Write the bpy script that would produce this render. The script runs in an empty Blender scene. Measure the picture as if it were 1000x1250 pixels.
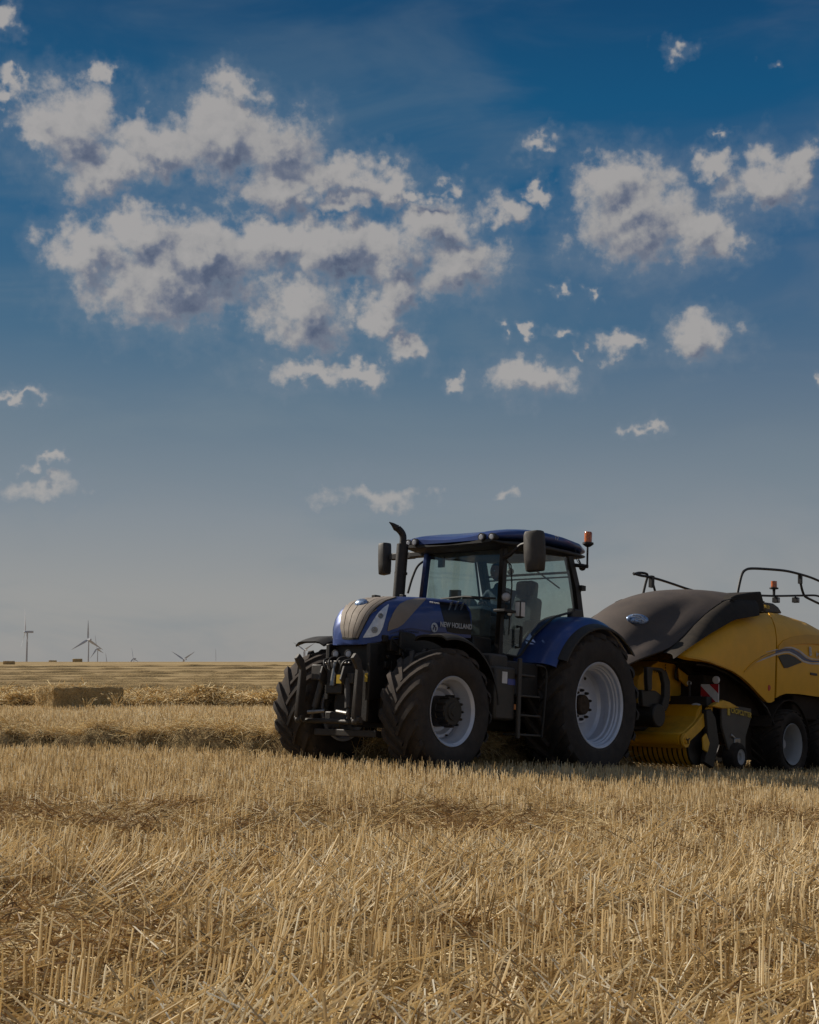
import bpy, bmesh, math, random
import numpy as np
from mathutils import Vector, Matrix, noise as mnoise
from mathutils.bvhtree import BVHTree
random.seed(7); rng = np.random.default_rng(7)
R = math.radians; PI = math.pi
sc = bpy.context.scene
COL = sc.collection

# ------------------------------------------------------------------ camera, light, exposure
F = 1657.0; YH = 806.0; EYE = 0.95                       # focal length and horizon row of the 1000 x 1250 photograph
TILT = math.atan((YH - 625) / F)
cd = bpy.data.cameras.new('camera'); cam = bpy.data.objects.new('camera', cd); COL.objects.link(cam)
cd.sensor_fit = 'HORIZONTAL'; cd.sensor_width = 36; cd.lens = F / 1000 * 36
cam.location = (0, 0, EYE); cam.rotation_euler = (PI / 2 + TILT, 0, 0)
cd.clip_start = 0.05; cd.clip_end = 20000
sc.camera = cam

SUN_EL = R(34); SUN_DIR = Vector((-.84, .54, 0)).normalized()       # towards the sun, on the ground
SUN_VEC = Vector((SUN_DIR.x * math.cos(SUN_EL), SUN_DIR.y * math.cos(SUN_EL), math.sin(SUN_EL)))
sd = bpy.data.lights.new('sun', 'SUN'); sun = bpy.data.objects.new('sun', sd); COL.objects.link(sun)
sd.energy = 5.0; sd.angle = R(.53); sd.color = (1, .93, .82)
sun.rotation_euler = SUN_VEC.to_track_quat('Z', 'Y').to_euler(); sun.location = (-20, 10, 30)

sc.view_settings.view_transform = 'Standard'; sc.view_settings.look = 'None'
sc.view_settings.gamma = 1; sc.view_settings.use_curve_mapping = False
sc.view_settings.exposure = -0.10
SKY_K = 1.09                                            # sky colours below are given as seen, this lifts them for the exposure
sc.render.engine = 'CYCLES'
cy = sc.cycles; cy.max_bounces = 8; cy.transparent_max_bounces = 12; cy.diffuse_bounces = 3; cy.glossy_bounces = 3
cy.use_denoising = True
cy.caustics_reflective = False; cy.caustics_refractive = False; cy.sample_clamp_indirect = 4

def ray(u, v):
    X = (u - 500) / F; V = (625 - v) / F
    return np.array([X, math.cos(TILT) - V * math.sin(TILT), math.sin(TILT) + V * math.cos(TILT)])

class NT:                                                # small node helper
    def __init__(s, nt): s.nt = nt
    def n(s, t, **k):
        x = s.nt.nodes.new(t)
        ins = k.pop('i', {})
        for a, b in k.items(): setattr(x, a, b)
        for a, b in ins.items():
            if isinstance(b, bpy.types.NodeSocket): s.nt.links.new(b, x.inputs[a])
            else: x.inputs[a].default_value = b
        return x
    def m(s, op, *a):
        return s.n('ShaderNodeMath', operation=op, i={j: v for j, v in enumerate(a)}).outputs[0]
    def vm(s, op, *a):
        x = s.n('ShaderNodeVectorMath', operation=op, i={j: v for j, v in enumerate(a)})
        return x.outputs[1] if op in ('LENGTH', 'DOT_PRODUCT', 'DISTANCE') else x.outputs[0]
    def step(s, v, a, b, c=0., d=1.):
        return s.n('ShaderNodeMapRange', interpolation_type='SMOOTHSTEP', i={0: v, 1: a, 2: b, 3: c, 4: d}).outputs[0]
    def mix(s, f, a, b, bt='MIX'):
        x = s.n('ShaderNodeMix', data_type='RGBA', blend_type=bt)
        for k, v in ((0, f), (6, a), (7, b)):
            if isinstance(v, bpy.types.NodeSocket): s.nt.links.new(v, x.inputs[k])
            else: x.inputs[k].default_value = v if k == 0 else (tuple(v) + (1,))[:4]
        return x.outputs[2]
    def ramp(s, f, pts):
        x = s.n('ShaderNodeValToRGB', i={0: f}); e = x.color_ramp.elements
        while len(e) < len(pts): e.new(.5)
        for k, (p, c) in enumerate(pts): e[k].position = p; e[k].color = (tuple(c) + (1,))[:4] if hasattr(c, '__len__') else (c, c, c, 1)
        return x.outputs[0]
    def noise(s, v, sc_, det=4, rough=.55, dist=0., w=None):
        return s.n('ShaderNodeTexNoise', noise_dimensions='3D', i={'Vector': v, 'Scale': sc_, 'Detail': det, 'Roughness': rough, 'Distortion': dist}).outputs[0]
    def link(s, a, b): s.nt.links.new(a, b)

def lin(r, g, b):                                        # 8-bit colour to linear
    f = lambda c: (c / 255 / 12.92) if c < 10 else ((c / 255 + .055) / 1.055) ** 2.4
    return (f(r), f(g), f(b))

# ------------------------------------------------------------------ sky
CLOUDS = [  # x, y, rx, ry, strength (photograph pixels, turned into directions)
 (82,150,62,50,1),(50,165,30,25,.9),(125,205,60,32,1),(190,178,62,36,1),(262,160,66,48,1),(325,180,72,50,1),(345,232,64,30,1),
 (405,215,58,26,1),(468,225,46,24,1),(512,236,22,13,1),(553,220,17,14,.9),(292,102,42,26,.75),(122,96,14,18,.8),(420,245,26,14,1),
 (108,305,46,44,1),(165,282,60,32,1),(195,350,82,48,1.1),(250,315,84,46,1.1),(325,297,62,30,1.1),(400,300,66,34,1.1),(368,378,62,46,1),
 (468,305,50,34,1),(478,355,38,34,1),(462,388,36,24,1),(530,280,54,32,1),(562,330,54,36,1),(618,262,34,22,.9),(650,236,20,12,.8),
 (380,454,64,19,.9),(440,455,38,14,.9),(492,428,36,19,.9),(563,468,22,10,.8),(648,460,60,22,.95),
 (750,225,46,40,1),(775,268,70,48,1.1),(850,285,56,32,1),(885,300,34,20,1),(868,200,30,20,.85),(935,225,58,34,1),(980,205,28,28,.9),
 (752,422,28,17,.9),(853,411,44,28,1),(2,25,24,18,.9),(8,105,26,14,.85),(660,185,26,14,.7),(820,55,26,14,.6),(685,355,13,8,.6),
 (650,403,11,10,.75),(610,408,9,8,.65),(692,398,18,9,.6),(727,365,11,7,.65),(790,522,22,12,.6),(953,82,13,9,.5),(882,165,15,8,.5),
 (712,424,8,9,.65),(460,602,110,26,.58),(48,600,90,24,.6),(45,565,36,12,.55),(30,485,34,11,.7),(620,607,34,13,.58),(1000,467,10,10,.7)]
def build_world():
    w = bpy.data.worlds.new('World'); sc.world = w; w.use_nodes = True
    nt = w.node_tree; nt.nodes.clear(); q = NT(nt)
    d = q.n('ShaderNodeTexCoord').outputs['Generated']
    sx = q.n('ShaderNodeSeparateXYZ', i={0: d})
    X, Y, Z = sx.outputs
    az = q.m('ARCTAN2', X, Y); el = q.m('ARCSINE', Z)
    p = q.n('ShaderNodeCombineXYZ', i={0: az, 1: el, 2: 0.}).outputs[0]
    # warp so that the outlines billow
    wn = q.n('ShaderNodeTexNoise', noise_dimensions='3D', i={'Vector': d, 'Scale': 30., 'Detail': 3., 'Roughness': .6}).outputs[1]
    wv = q.vm('MULTIPLY', q.vm('SUBTRACT', wn, (.5, .5, .5)), (.06, .05, 0))
    wc = q.n('ShaderNodeTexNoise', noise_dimensions='3D', i={'Vector': d, 'Scale': 110., 'Detail': 3., 'Roughness': .6}).outputs[1]
    wv = q.vm('ADD', wv, q.vm('MULTIPLY', q.vm('SUBTRACT', wc, (.5, .5, .5)), (.018, .016, 0)))
    pw = q.vm('ADD', p, wv)
    def field(pp):
        Fm = None
        for (cx, cyy, rx, ry, st) in CLOUDS:
            r0 = ray(cx, cyy); r0 = r0 / np.linalg.norm(r0)
            ca, ce = math.atan2(r0[0], r0[1]), math.asin(r0[2])
            r1 = ray(cx + 1, cyy); r1 = r1 / np.linalg.norm(r1); r2 = ray(cx, cyy + 1); r2 = r2 / np.linalg.norm(r2)
            ka = abs(math.atan2(r1[0], r1[1]) - ca); ke = abs(math.asin(r2[2]) - ce)
            v = q.vm('MULTIPLY', q.vm('SUBTRACT', pp, (ca, ce, 0)), (1 / (rx * 1.2 * ka), 1 / (ry * 1.2 * ke), 0))
            g = q.m('MULTIPLY_ADD', q.vm('LENGTH', v), -1., float(st))
            Fm = g if Fm is None else q.n('ShaderNodeMath', operation='SMOOTH_MAX', i={0: Fm, 1: g, 2: .2}).outputs[0]
        return Fm
    Fm = field(pw)
    F2 = field(q.vm('ADD', pw, (-.010, .014, 0)))           # the same a little nearer the sun, for the shading of the billows
    rel = q.m('SUBTRACT', Fm, F2)
    # the sky beyond the picture carries the same kind of clouds
    out = q.m('MAXIMUM', q.step(q.m('ABSOLUTE', az), .36, .5), q.step(el, .50, .62))
    gen = q.step(q.noise(d, 3.2, 3, .5), .42, .68, -.5, 1.1)
    gen = q.m('ADD', gen, q.m('MULTIPLY', q.m('SUBTRACT', out, 1.), 4.))
    gen = q.m('MULTIPLY_ADD', q.step(el, .12, .02), -2., gen)
    Fm = q.m('MAXIMUM', Fm, gen)
    n1 = q.noise(d, 62., 8, .62)
    n1b = q.noise(q.vm('ADD', d, (-.0045, .0, .006)), 62., 5, .62)
    n2 = q.noise(d, 17., 3, .5)
    T = q.m('ADD', Fm, q.m('MULTIPLY', q.m('SUBTRACT', n1, .5), 1.35))
    T = q.m('ADD', T, q.m('MULTIPLY', q.m('SUBTRACT', n2, .5), .2))
    dens = q.m('POWER', q.step(T, -.02, .55), .8)
    low = q.step(el, .02, .16)                              # clouds low down fade into the pale air
    dens = q.m('MULTIPLY', dens, q.m('MULTIPLY_ADD', low, .55, .45))
    halo = q.m('MULTIPLY', q.step(T, -.65, .2), .30)
    lit = q.m('MULTIPLY_ADD', q.m('SUBTRACT', n1, n1b), 1.1, .72)
    lit = q.m('MULTIPLY_ADD', rel, -1.5, lit) if False else q.m('MULTIPLY_ADD', rel, 1.0, lit)
    n3 = q.noise(q.vm('ADD', d, (.3, .1, .35)), 17., 4, .55)
    thick = q.step(q.m('MULTIPLY_ADD', q.m('SUBTRACT', n3, .5), 2.2, q.m('MULTIPLY', T, .75)), .15, .95)
    lit = q.m('MULTIPLY_ADD', thick, -.38, lit)
    ccol = q.ramp(lit, [(0., lin(80, 90, 112)), (.28, lin(104, 111, 128)), (.5, lin(136, 137, 143)), (.72, lin(158, 156, 155)), (1., lin(166, 163, 161))])
    ccol = q.mix(q.m('MULTIPLY', q.step(T, .6, .1), .45), ccol, lin(152, 152, 154))
    # clear air: pale at the horizon, deep blue above, streaked with thin veil
    base = q.ramp(q.m('DIVIDE', el, .8), [(0., lin(152, 151, 150)), (.06, lin(148, 149, 150)), (.13, lin(130, 138, 146)), (.21, lin(101, 120, 136)),
        (.30, lin(62, 101, 130)), (.40, lin(24, 87, 127)), (.50, lin(2, 80, 121)), (.58, lin(0, 67, 108)), (.72, lin(14, 66, 108)), (1., lin(18, 70, 112))])
    vd = q.vm('MULTIPLY', d, (1.4, 1., 4.5))
    veil = q.noise(vd, 3.4, 5, .55, .6)
    veil = q.m('MULTIPLY', q.step(veil, .42, .75), q.step(el, .75, .1, .05, .5))
    sky = q.mix(veil, base, lin(112, 128, 140))
    ad = q.step(az, -.05, .32)                               # towards the right of the picture the blue turns a little more violet
    sky = q.mix(q.m('MULTIPLY', q.m('MULTIPLY', ad, .25), q.step(el, .12, .3)), sky, q.mix(1., sky, (1.5, .82, .98), 'MULTIPLY'))
    sky = q.mix(halo, sky, lin(120, 132, 146))
    sky = q.mix(dens, sky, ccol)
    sky = q.mix(1., sky, (SKY_K, SKY_K, SKY_K), 'MULTIPLY')
    ni = q.n('ShaderNodeTexSky', sky_type='NISHITA', sun_disc=False, sun_elevation=SUN_EL, sun_rotation=math.atan2(SUN_DIR.x, SUN_DIR.y), air_density=1., dust_density=.8)
    b1 = q.n('ShaderNodeBackground', i={0: ni.outputs[0], 1: .05})
    b2 = q.n('ShaderNodeBackground', i={0: sky, 1: 1.})
    ms = q.n('ShaderNodeMixShader', i={0: .9, 1: b1.outputs[0], 2: b2.outputs[0]})
    o = q.n('ShaderNodeOutputWorld', i={0: ms.outputs[0]})
    w.cycles.sampling_method = 'MANUAL'; w.cycles.sample_map_resolution = 256
build_world()

# ------------------------------------------------------------------ materials
MATS = {}
def mat(name, col, rough=.5, metal=0., var=.15, nscale=6., bump=.0, bscale=40., dust=0., dcol=(.28, .2, .12), coat=0., spec=.5, col2=None, trans=0.):
    if name in MATS: return MATS[name]
    m = bpy.data.materials.new(name); m.use_nodes = True; q = NT(m.node_tree)
    b = m.node_tree.nodes['Principled BSDF']
    oc = q.n('ShaderNodeTexCoord').outputs['Object']
    n = q.noise(oc, nscale, 5, .6)
    c2 = col2 or tuple(c * (1 - var * 1.6) for c in col)
    c = q.mix(q.step(n, .3, .7), col, c2)
    if dust:
        dn = q.noise(oc, nscale * 1.7, 6, .7)
        gz = q.n('ShaderNodeSeparateXYZ', i={0: q.n('ShaderNodeNewGeometry').outputs['Normal']}).outputs[2]
        df = q.m('MULTIPLY', q.step(dn, .25, .75, .35, 1.), q.m('MULTIPLY_ADD', q.step(gz, -.2, .9), .7, .4))
        df = q.m('MINIMUM', q.m('MULTIPLY', df, dust), 1.)
        c = q.mix(df, c, dcol)
        q.link(q.m('ADD', q.m('MULTIPLY', df, .6), rough), b.inputs['Roughness'])
    else:
        q.link(q.m('MULTIPLY_ADD', q.m('SUBTRACT', n, .5), .25, rough), b.inputs['Roughness'])
    q.link(c, b.inputs['Base Color'])
    b.inputs['Metallic'].default_value = metal
    b.inputs['Coat Weight'].default_value = coat; b.inputs['Coat Roughness'].default_value = .06
    b.inputs['Specular IOR Level'].default_value = spec
    if bump:
        bn = q.n('ShaderNodeBump', i={'Strength': bump, 'Distance': .01, 'Height': q.noise(oc, bscale, 5, .65)})
        q.link(bn.outputs[0], b.inputs['Normal'])
    MATS[name] = m; return m
def M(n): return MATS[n]
mat('blue_paint', (.016, .056, .25), .36, .30, .12, 3, coat=.35, dust=.2, dcol=(.16, .14, .13))
mat('black_gloss', (.006, .006, .010), .32, 0, .2, 4, dust=.03, spec=.3)
mat('black_plastic', (.012, .011, .011), .55, 0, .25, 8, .15, 60, dust=.10)
mat('dark_metal', (.014, .012, .011), .5, .1, .3, 9, .2, 40, dust=.16)
mat('grey_plastic', (.035, .031, .029), .5, 0, .2, 8, .1, 50, dust=.2)
mat('rubber', (.034, .029, .027), .78, 0, .3, 7, .35, 45, dust=.55, dcol=(.15, .115, .09), spec=.35)
mat('rubber_dusty', (.022, .020, .019), .85, 0, .3, 5, .35, 45, dust=.8, dcol=(.105, .076, .055), spec=.2)
mat('dusty_dark', (.03, .022, .017), .85, 0, .3, 3, .2, 30, dust=.7, dcol=(.085, .06, .042), spec=.2)
mat('rim_silver', (.66, .68, .76), .38, .25, .1, 3, dust=.12, dcol=(.3, .25, .2))
mat('rim_white', (.42, .41, .41), .5, .0, .1, 3, dust=.35, dcol=(.25, .19, .13))
mat('rust', (.075, .045, .022), .7, .3, .3, 20, .2)
mat('mesh_grey', (.30, .25, .205), .6, .2, .1, 5, dust=.3, dcol=(.27, .21, .16))
mat('lamp_glass', (.72, .75, .82), .15, .1, .12, 25, coat=1)
mat('lamp_inner', (.5, .5, .53), .4, .2, .2, 20)
mat('steel', (.30, .29, .28), .35, .8, .2, 15)
mat('yellow_paint', (.90, .44, .015), .5, 0, .06, 3, coat=.06, dust=.09, spec=.35, dcol=(.30, .17, .08))
mat('yellow_dark', (.72, .34, .006), .5, 0, .05, 3, coat=.06, dust=.08, spec=.35, dcol=(.30, .17, .08))
mat('yellow_frame', (.86, .44, .02), .5, 0, .15, 5, .1, 30, dust=.22, dcol=(.28, .17, .08))
mat('yellow_sticker', (.65, .42, .02), .4)
mat('shell_plastic', (.080, .063, .055), .6, 0, .25, 1.3, .1, 30, dust=.38, dcol=(.15, .11, .085), spec=.3)
mat('shell_side', (.016, .014, .013), .7, 0, .2, 4, .1, 30, dust=.12, spec=.2)
mat('badge_blue', (.34, .47, .72), .3, .3, .5, 30, coat=.5)
mat('badge_white', (.62, .64, .68), .35)
mat('white_print', (.55, .55, .56), .45)
mat('grey_print', (.26, .25, .26), .45)
mat('dark_print', (.01, .012, .04), .45)
mat('stripe_blue', (.03, .04, .12), .4)
mat('stripe_white', (.62, .55, .48), .45)
mat('red_board', (.55, .015, .025), .4, 0, .1, 6, dust=.12)
mat('white_board', (.78, .75, .73), .45, 0, .1, 6, dust=.2)
mat('amber', (.75, .17, .01), .2, 0, .35, 30, coat=1)
mat('seat_cloth', (.030, .036, .046), .85, 0, .2, 20)
mat('cab_trim', (.055, .065, .075), .7, 0, .2, 12)
mat('sticker_blue', (.05, .07, .30), .4)
mat('turbine_white', (.52, .54, .60), .5, 0, .03, .05)
mat('skin', (.42, .24, .17), .5, 0, .1, 20)
mat('hair', (.03, .02, .015), .7, 0, .3, 60)
mat('shirt', (.06, .08, .12), .85, 0, .2, 20)
mat('trousers', (.03, .035, .05), .85, 0, .2, 20)
mat('leaf_ear', (.42, .29, .12), .8)

def glass_mat():
    m = bpy.data.materials.new('cab_glass'); m.use_nodes = True; nt = m.node_tree; nt.nodes.clear(); q = NT(nt)
    t = q.n('ShaderNodeBsdfTransparent', i={0: (.84, .90, .885, 1)})
    g = q.n('ShaderNodeBsdfGlossy', i={0: (1, 1, 1, 1), 'Roughness': .02})
    bf = q.n('ShaderNodeNewGeometry').outputs['Backfacing']
    f = q.n('ShaderNodeFresnel', i={0: q.m('MULTIPLY_ADD', bf, 1 / 1.5 - 1.5, 1.5)})
    dn = q.noise(q.n('ShaderNodeTexCoord').outputs['Object'], 3, 5, .7)
    d = q.n('ShaderNodeBsdfDiffuse', i={0: (.30, .31, .29, 1)})
    a = q.n('ShaderNodeMixShader', i={0: f.outputs[0], 1: t.outputs[0], 2: g.outputs[0]})
    b = q.n('ShaderNodeMixShader', i={0: q.step(dn, .2, .9, .02, .10), 1: a.outputs[0], 2: d.outputs[0]})
    q.n('ShaderNodeOutputMaterial', i={0: b.outputs[0]})
    MATS['cab_glass'] = m
glass_mat()

def straw_mat(name, c1, c2, c3, tr=.3, base_dark=.5):
    m = bpy.data.materials.new(name); m.use_nodes = True; nt = m.node_tree; nt.nodes.clear(); q = NT(nt)
    tone = q.n('ShaderNodeAttribute', attribute_name='tone').outputs['Fac']
    ht = q.n('ShaderNodeAttribute', attribute_name='ht').outputs['Fac']
    rnd = q.n('ShaderNodeObjectInfo').outputs['Random']
    pos = q.n('ShaderNodeNewGeometry').outputs['Position']
    big = q.noise(pos, .55, 4, .6)
    v = q.m('ADD', q.m('MULTIPLY', tone, .8), q.m('MULTIPLY', rnd, .12))
    v = q.m('ADD', v, q.m('MULTIPLY', q.m('SUBTRACT', big, .45), .7))
    c = q.ramp(v, [(0., c1), (.5, c2), (1., c3)])
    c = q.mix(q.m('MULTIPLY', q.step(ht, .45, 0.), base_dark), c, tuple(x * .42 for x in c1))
    d = q.n('ShaderNodeBsdfDiffuse', i={0: c}); t = q.n('ShaderNodeBsdfTranslucent', i={0: c})
    g = q.n('ShaderNodeBsdfGlossy', i={0: (1, .95, .85, 1), 'Roughness': .55})
    a = q.n('ShaderNodeMixShader', i={0: tr, 1: d.outputs[0], 2: t.outputs[0]})
    b = q.n('ShaderNodeMixShader', i={0: .03, 1: a.outputs[0], 2: g.outputs[0]})
    q.n('ShaderNodeOutputMaterial', i={0: b.outputs[0]})
    MATS[name] = m
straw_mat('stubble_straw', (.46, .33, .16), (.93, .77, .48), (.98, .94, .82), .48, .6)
straw_mat('loose_straw', (.46, .31, .12), (.84, .64, .32), (.95, .84, .58), .35, .15)
straw_mat('brown_leaf', (.20, .105, .04), (.33, .19, .075), (.50, .34, .15), .25, .3)

def ground_mat():
    m = bpy.data.materials.new('field_soil'); m.use_nodes = True; q = NT(m.node_tree); b = m.node_tree.nodes['Principled BSDF']
    pos = q.n('ShaderNodeNewGeometry').outputs['Position']
    Y = q.n('ShaderNodeSeparateXYZ', i={0: pos}).outputs[1]
    n1 = q.noise(pos, 2.2, 6, .65); n2 = q.noise(pos, 55., 4, .7)
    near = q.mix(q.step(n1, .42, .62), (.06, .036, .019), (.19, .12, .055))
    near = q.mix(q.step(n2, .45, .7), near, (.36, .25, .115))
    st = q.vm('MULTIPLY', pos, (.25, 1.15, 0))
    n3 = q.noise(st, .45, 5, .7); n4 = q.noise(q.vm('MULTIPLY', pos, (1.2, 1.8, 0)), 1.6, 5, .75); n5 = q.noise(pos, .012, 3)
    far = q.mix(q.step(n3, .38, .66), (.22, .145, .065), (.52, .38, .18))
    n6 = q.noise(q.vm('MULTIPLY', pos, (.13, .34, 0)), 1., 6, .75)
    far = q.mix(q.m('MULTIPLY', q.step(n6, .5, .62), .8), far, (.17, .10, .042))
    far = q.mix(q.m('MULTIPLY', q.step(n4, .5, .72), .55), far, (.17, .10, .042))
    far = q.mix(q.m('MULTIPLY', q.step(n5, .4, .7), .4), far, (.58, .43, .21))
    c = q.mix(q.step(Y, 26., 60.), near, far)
    q.link(c, b.inputs['Base Color']); b.inputs['Roughness'].default_value = .95; b.inputs['Specular IOR Level'].default_value = .1
    h = q.m('ADD', q.m('MULTIPLY', n1, .5), q.m('MULTIPLY', n2, .25))
    q.link(q.n('ShaderNodeBump', i={'Strength': .9, 'Distance': .05, 'Height': h}).outputs[0], b.inputs['Normal'])
    MATS['field_soil'] = m
ground_mat()
def mound_mat(name, a, b_, c_):
    m = bpy.data.materials.new(name); m.use_nodes = True; q = NT(m.node_tree); b = m.node_tree.nodes['Principled BSDF']
    pos = q.n('ShaderNodeNewGeometry').outputs['Position']
    n1 = q.noise(q.vm('MULTIPLY', pos, (1, 1, 1.6)), 5., 6, .75); n2 = q.noise(pos, 28., 5, .75)
    c = q.mix(q.step(n1, .35, .65), a, b_); c = q.mix(q.step(n2, .45, .7), c, c_)
    q.link(c, b.inputs['Base Color']); b.inputs['Roughness'].default_value = .95; b.inputs['Specular IOR Level'].default_value = .1
    q.link(q.n('ShaderNodeBump', i={'Strength': 1., 'Distance': .12, 'Height': q.m('ADD', n1, q.m('MULTIPLY', n2, .4))}).outputs[0], b.inputs['Normal'])
    MATS[name] = m
mound_mat('windrow_straw', (.17, .105, .045), (.38, .26, .115), (.58, .43, .21))  # base tones darkened so the mound's own self-shadow is in the colour
mound_mat('bale_straw', (.36, .24, .11), (.60, .43, .21), (.78, .60, .32))

# ------------------------------------------------------------------ object helpers
def tag(o, label=None, cat=None, group=None, kind=None):
    for k, v in (('label', label), ('category', cat), ('group', group), ('kind', kind)):
        if v: o[k] = v
    return o
def empty(name, mtx=None):
    o = bpy.data.objects.new(name, None); COL.objects.link(o); o.empty_display_size = .3
    if mtx is not None: o.matrix_world = mtx
    return o
def fix_normals(me):
    bm = bmesh.new(); bm.from_mesh(me); bmesh.ops.recalc_face_normals(bm, faces=bm.faces); bm.to_mesh(me); bm.free()
def link(name, me, parent=None, m=None, loc=None, mtx=None):
    o = bpy.data.objects.new(name, me); COL.objects.link(o)
    if m is not None: me.materials.append(M(m) if isinstance(m, str) else m)
    if parent is not None: o.parent = parent
    if loc is not None: o.location = loc
    if mtx is not None: o.matrix_local = mtx
    return o
class MB:
    def __init__(s): s.v = []; s.f = []; s.a = {}
    def add(s, vs, fs):
        k = len(s.v); s.v += [tuple(map(float, v)) for v in vs]; s.f += [tuple(i + k for i in f) for f in fs]; return s
    def box(s, lo, hi, rot=None, taper=None):
        c = [(lo[i] + hi[i]) / 2 for i in range(3)]; h = [(hi[i] - lo[i]) / 2 for i in range(3)]
        vs = []
        for z in (-1, 1):
            t = taper if (taper and z > 0) else 1
            for x, y in ((-1, -1), (1, -1), (1, 1), (-1, 1)): vs.append(Vector((x * h[0] * t, y * h[1] * t, z * h[2])))
        if rot is not None:
            mm = rot if isinstance(rot, Matrix) else Matrix.Rotation(rot[1], 3, rot[0])
            vs = [mm @ v for v in vs]
        vs = [v + Vector(c) for v in vs]
        return s.add(vs, [(0, 3, 2, 1), (4, 5, 6, 7), (0, 1, 5, 4), (1, 2, 6, 5), (2, 3, 7, 6), (3, 0, 4, 7)])
    def tube(s, pts, r, n=10, caps=True):
        pts = [Vector(p) for p in pts]; rs = r if hasattr(r, '__len__') else [r] * len(pts)
        k0 = len(s.v); up = None; vs = []
        for i, p in enumerate(pts):
            t = (pts[min(i + 1, len(pts) - 1)] - pts[max(i - 1, 0)]).normalized()
            if up is None: up = t.orthogonal().normalized()
            else: up = (up - t * up.dot(t)).normalized()
            b = t.cross(up)
            for j in range(n):
                a = 2 * PI * j / n; vs.append(p + (up * math.cos(a) + b * math.sin(a)) * rs[i])
        fs = []
        for i in range(len(pts) - 1):
            for j in range(n): fs.append((i * n + j, i * n + (j + 1) % n, (i + 1) * n + (j + 1) % n, (i + 1) * n + j))
        if caps: fs.append(tuple(range(n))[::-1]); fs.append(tuple((len(pts) - 1) * n + j for j in range(n)))
        return s.add(vs, fs)
    def lathe(s, prof, n=48, c=(0, 0, 0), a0=0, a1=2 * PI, axis='y'):
        """prof: list of (radius, position along the axis)"""
        full = abs(a1 - a0 - 2 * PI) < 1e-6; m = n if full else n + 1
        vs = []
        for j in range(m):
            a = a0 + (a1 - a0) * j / n
            for (r, y) in prof:
                if axis == 'y': vs.append((c[0] + r * math.cos(a), c[1] + y, c[2] + r * math.sin(a)))
                elif axis == 'x': vs.append((c[0] + y, c[1] + r * math.cos(a), c[2] + r * math.sin(a)))
                else: vs.append((c[0] + r * math.cos(a), c[1] + r * math.sin(a), c[2] + y))
        k = len(prof); fs = []
        for j in range(n):
            for i in range(k - 1):
                j2 = (j + 1) % m; fs.append((j * k + i, j * k + i + 1, j2 * k + i + 1, j2 * k + i))
        return s.add(vs, fs)
    def prism(s, poly, axis, a, b):
        n = len(poly); vs = []
        for t in (a, b):
            for (u, v) in poly: vs.append({'x': (t, u, v), 'y': (u, t, v), 'z': (u, v, t)}[axis])
        fs = [tuple(range(n)), tuple(range(2 * n - 1, n - 1, -1))] + [(i, (i + 1) % n, n + (i + 1) % n, n + i) for i in range(n)]
        return s.add(vs, fs)
    def grid(s, P, closed_u=False):
        """P[i][j] points"""
        a, b = len(P), len(P[0]); vs = [p for row in P for p in row]; fs = []
        for i in range(a - (0 if closed_u else 1)):
            for j in range(b - 1): i2 = (i + 1) % a; fs.append((i * b + j, i * b + j + 1, i2 * b + j + 1, i2 * b + j))
        return s.add(vs, fs)
    def slab(s, P, N, t0, t1):
        """thick sheet through grid P, from P+N*t0 to P+N*t1"""
        a, b = len(P), len(P[0])
        vs = [Vector(P[i][j]) + Vector(N[i][j]) * t0 for i in range(a) for j in range(b)] + [Vector(P[i][j]) + Vector(N[i][j]) * t1 for i in range(a) for j in range(b)]
        o = a * b; I = lambda i, j: i * b + j; fs = []
        for i in range(a - 1):
            for j in range(b - 1):
                fs.append((I(i, j), I(i + 1, j), I(i + 1, j + 1), I(i, j + 1))); fs.append(tuple(o + k for k in (I(i, j), I(i, j + 1), I(i + 1, j + 1), I(i + 1, j))))
        ring = [I(i, 0) for i in range(a)] + [I(a - 1, j) for j in range(1, b)] + [I(i, b - 1) for i in range(a - 2, -1, -1)] + [I(0, j) for j in range(b - 2, 0, -1)]
        for k in range(len(ring)): p, r_ = ring[k], ring[(k + 1) % len(ring)]; fs.append((p, r_, o + r_, o + p))
        return s.add(vs, fs)
    def ball(s, c, r, n=12, sq=(1, 1, 1)):
        vs = []; fs = []; m = max(6, n // 2 + 2)
        for i in range(m + 1):
            t = PI * i / m
            for j in range(n):
                a = 2 * PI * j / n; vs.append((c[0] + r * sq[0] * math.sin(t) * math.cos(a), c[1] + r * sq[1] * math.sin(t) * math.sin(a), c[2] + r * sq[2] * math.cos(t)))
        for i in range(m):
            for j in range(n): fs.append((i * n + j, i * n + (j + 1) % n, (i + 1) * n + (j + 1) % n, (i + 1) * n + j))
        return s.add(vs, fs)
    def mesh(s, name='m', smooth=35):
        me = bpy.data.meshes.new(name); me.from_pydata(s.v, [], s.f); me.validate()
        bm = bmesh.new(); bm.from_mesh(me)
        bmesh.ops.remove_doubles(bm, verts=bm.verts, dist=1e-5)
        bmesh.ops.recalc_face_normals(bm, faces=bm.faces)
        if smooth:
            for f in bm.faces: f.smooth = True
            for e in bm.edges:
                if len(e.link_faces) == 2 and e.calc_face_angle(0) > R(smooth): e.smooth = False
        bm.to_mesh(me); bm.free()
        for k, arr in s.a.items(): pass
        return me
    def build(s, name, m, parent=None, smooth=35, bevel=0, loc=None, mtx=None, label=None):
        o = link(name, s.mesh(name, smooth), parent, m, loc, mtx)
        if bevel:
            b = o.modifiers.new('bevel', 'BEVEL'); b.width = bevel; b.segments = 2; b.limit_method = 'ANGLE'; b.angle_limit = R(40)
        if label: o['label'] = label
        return o

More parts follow.
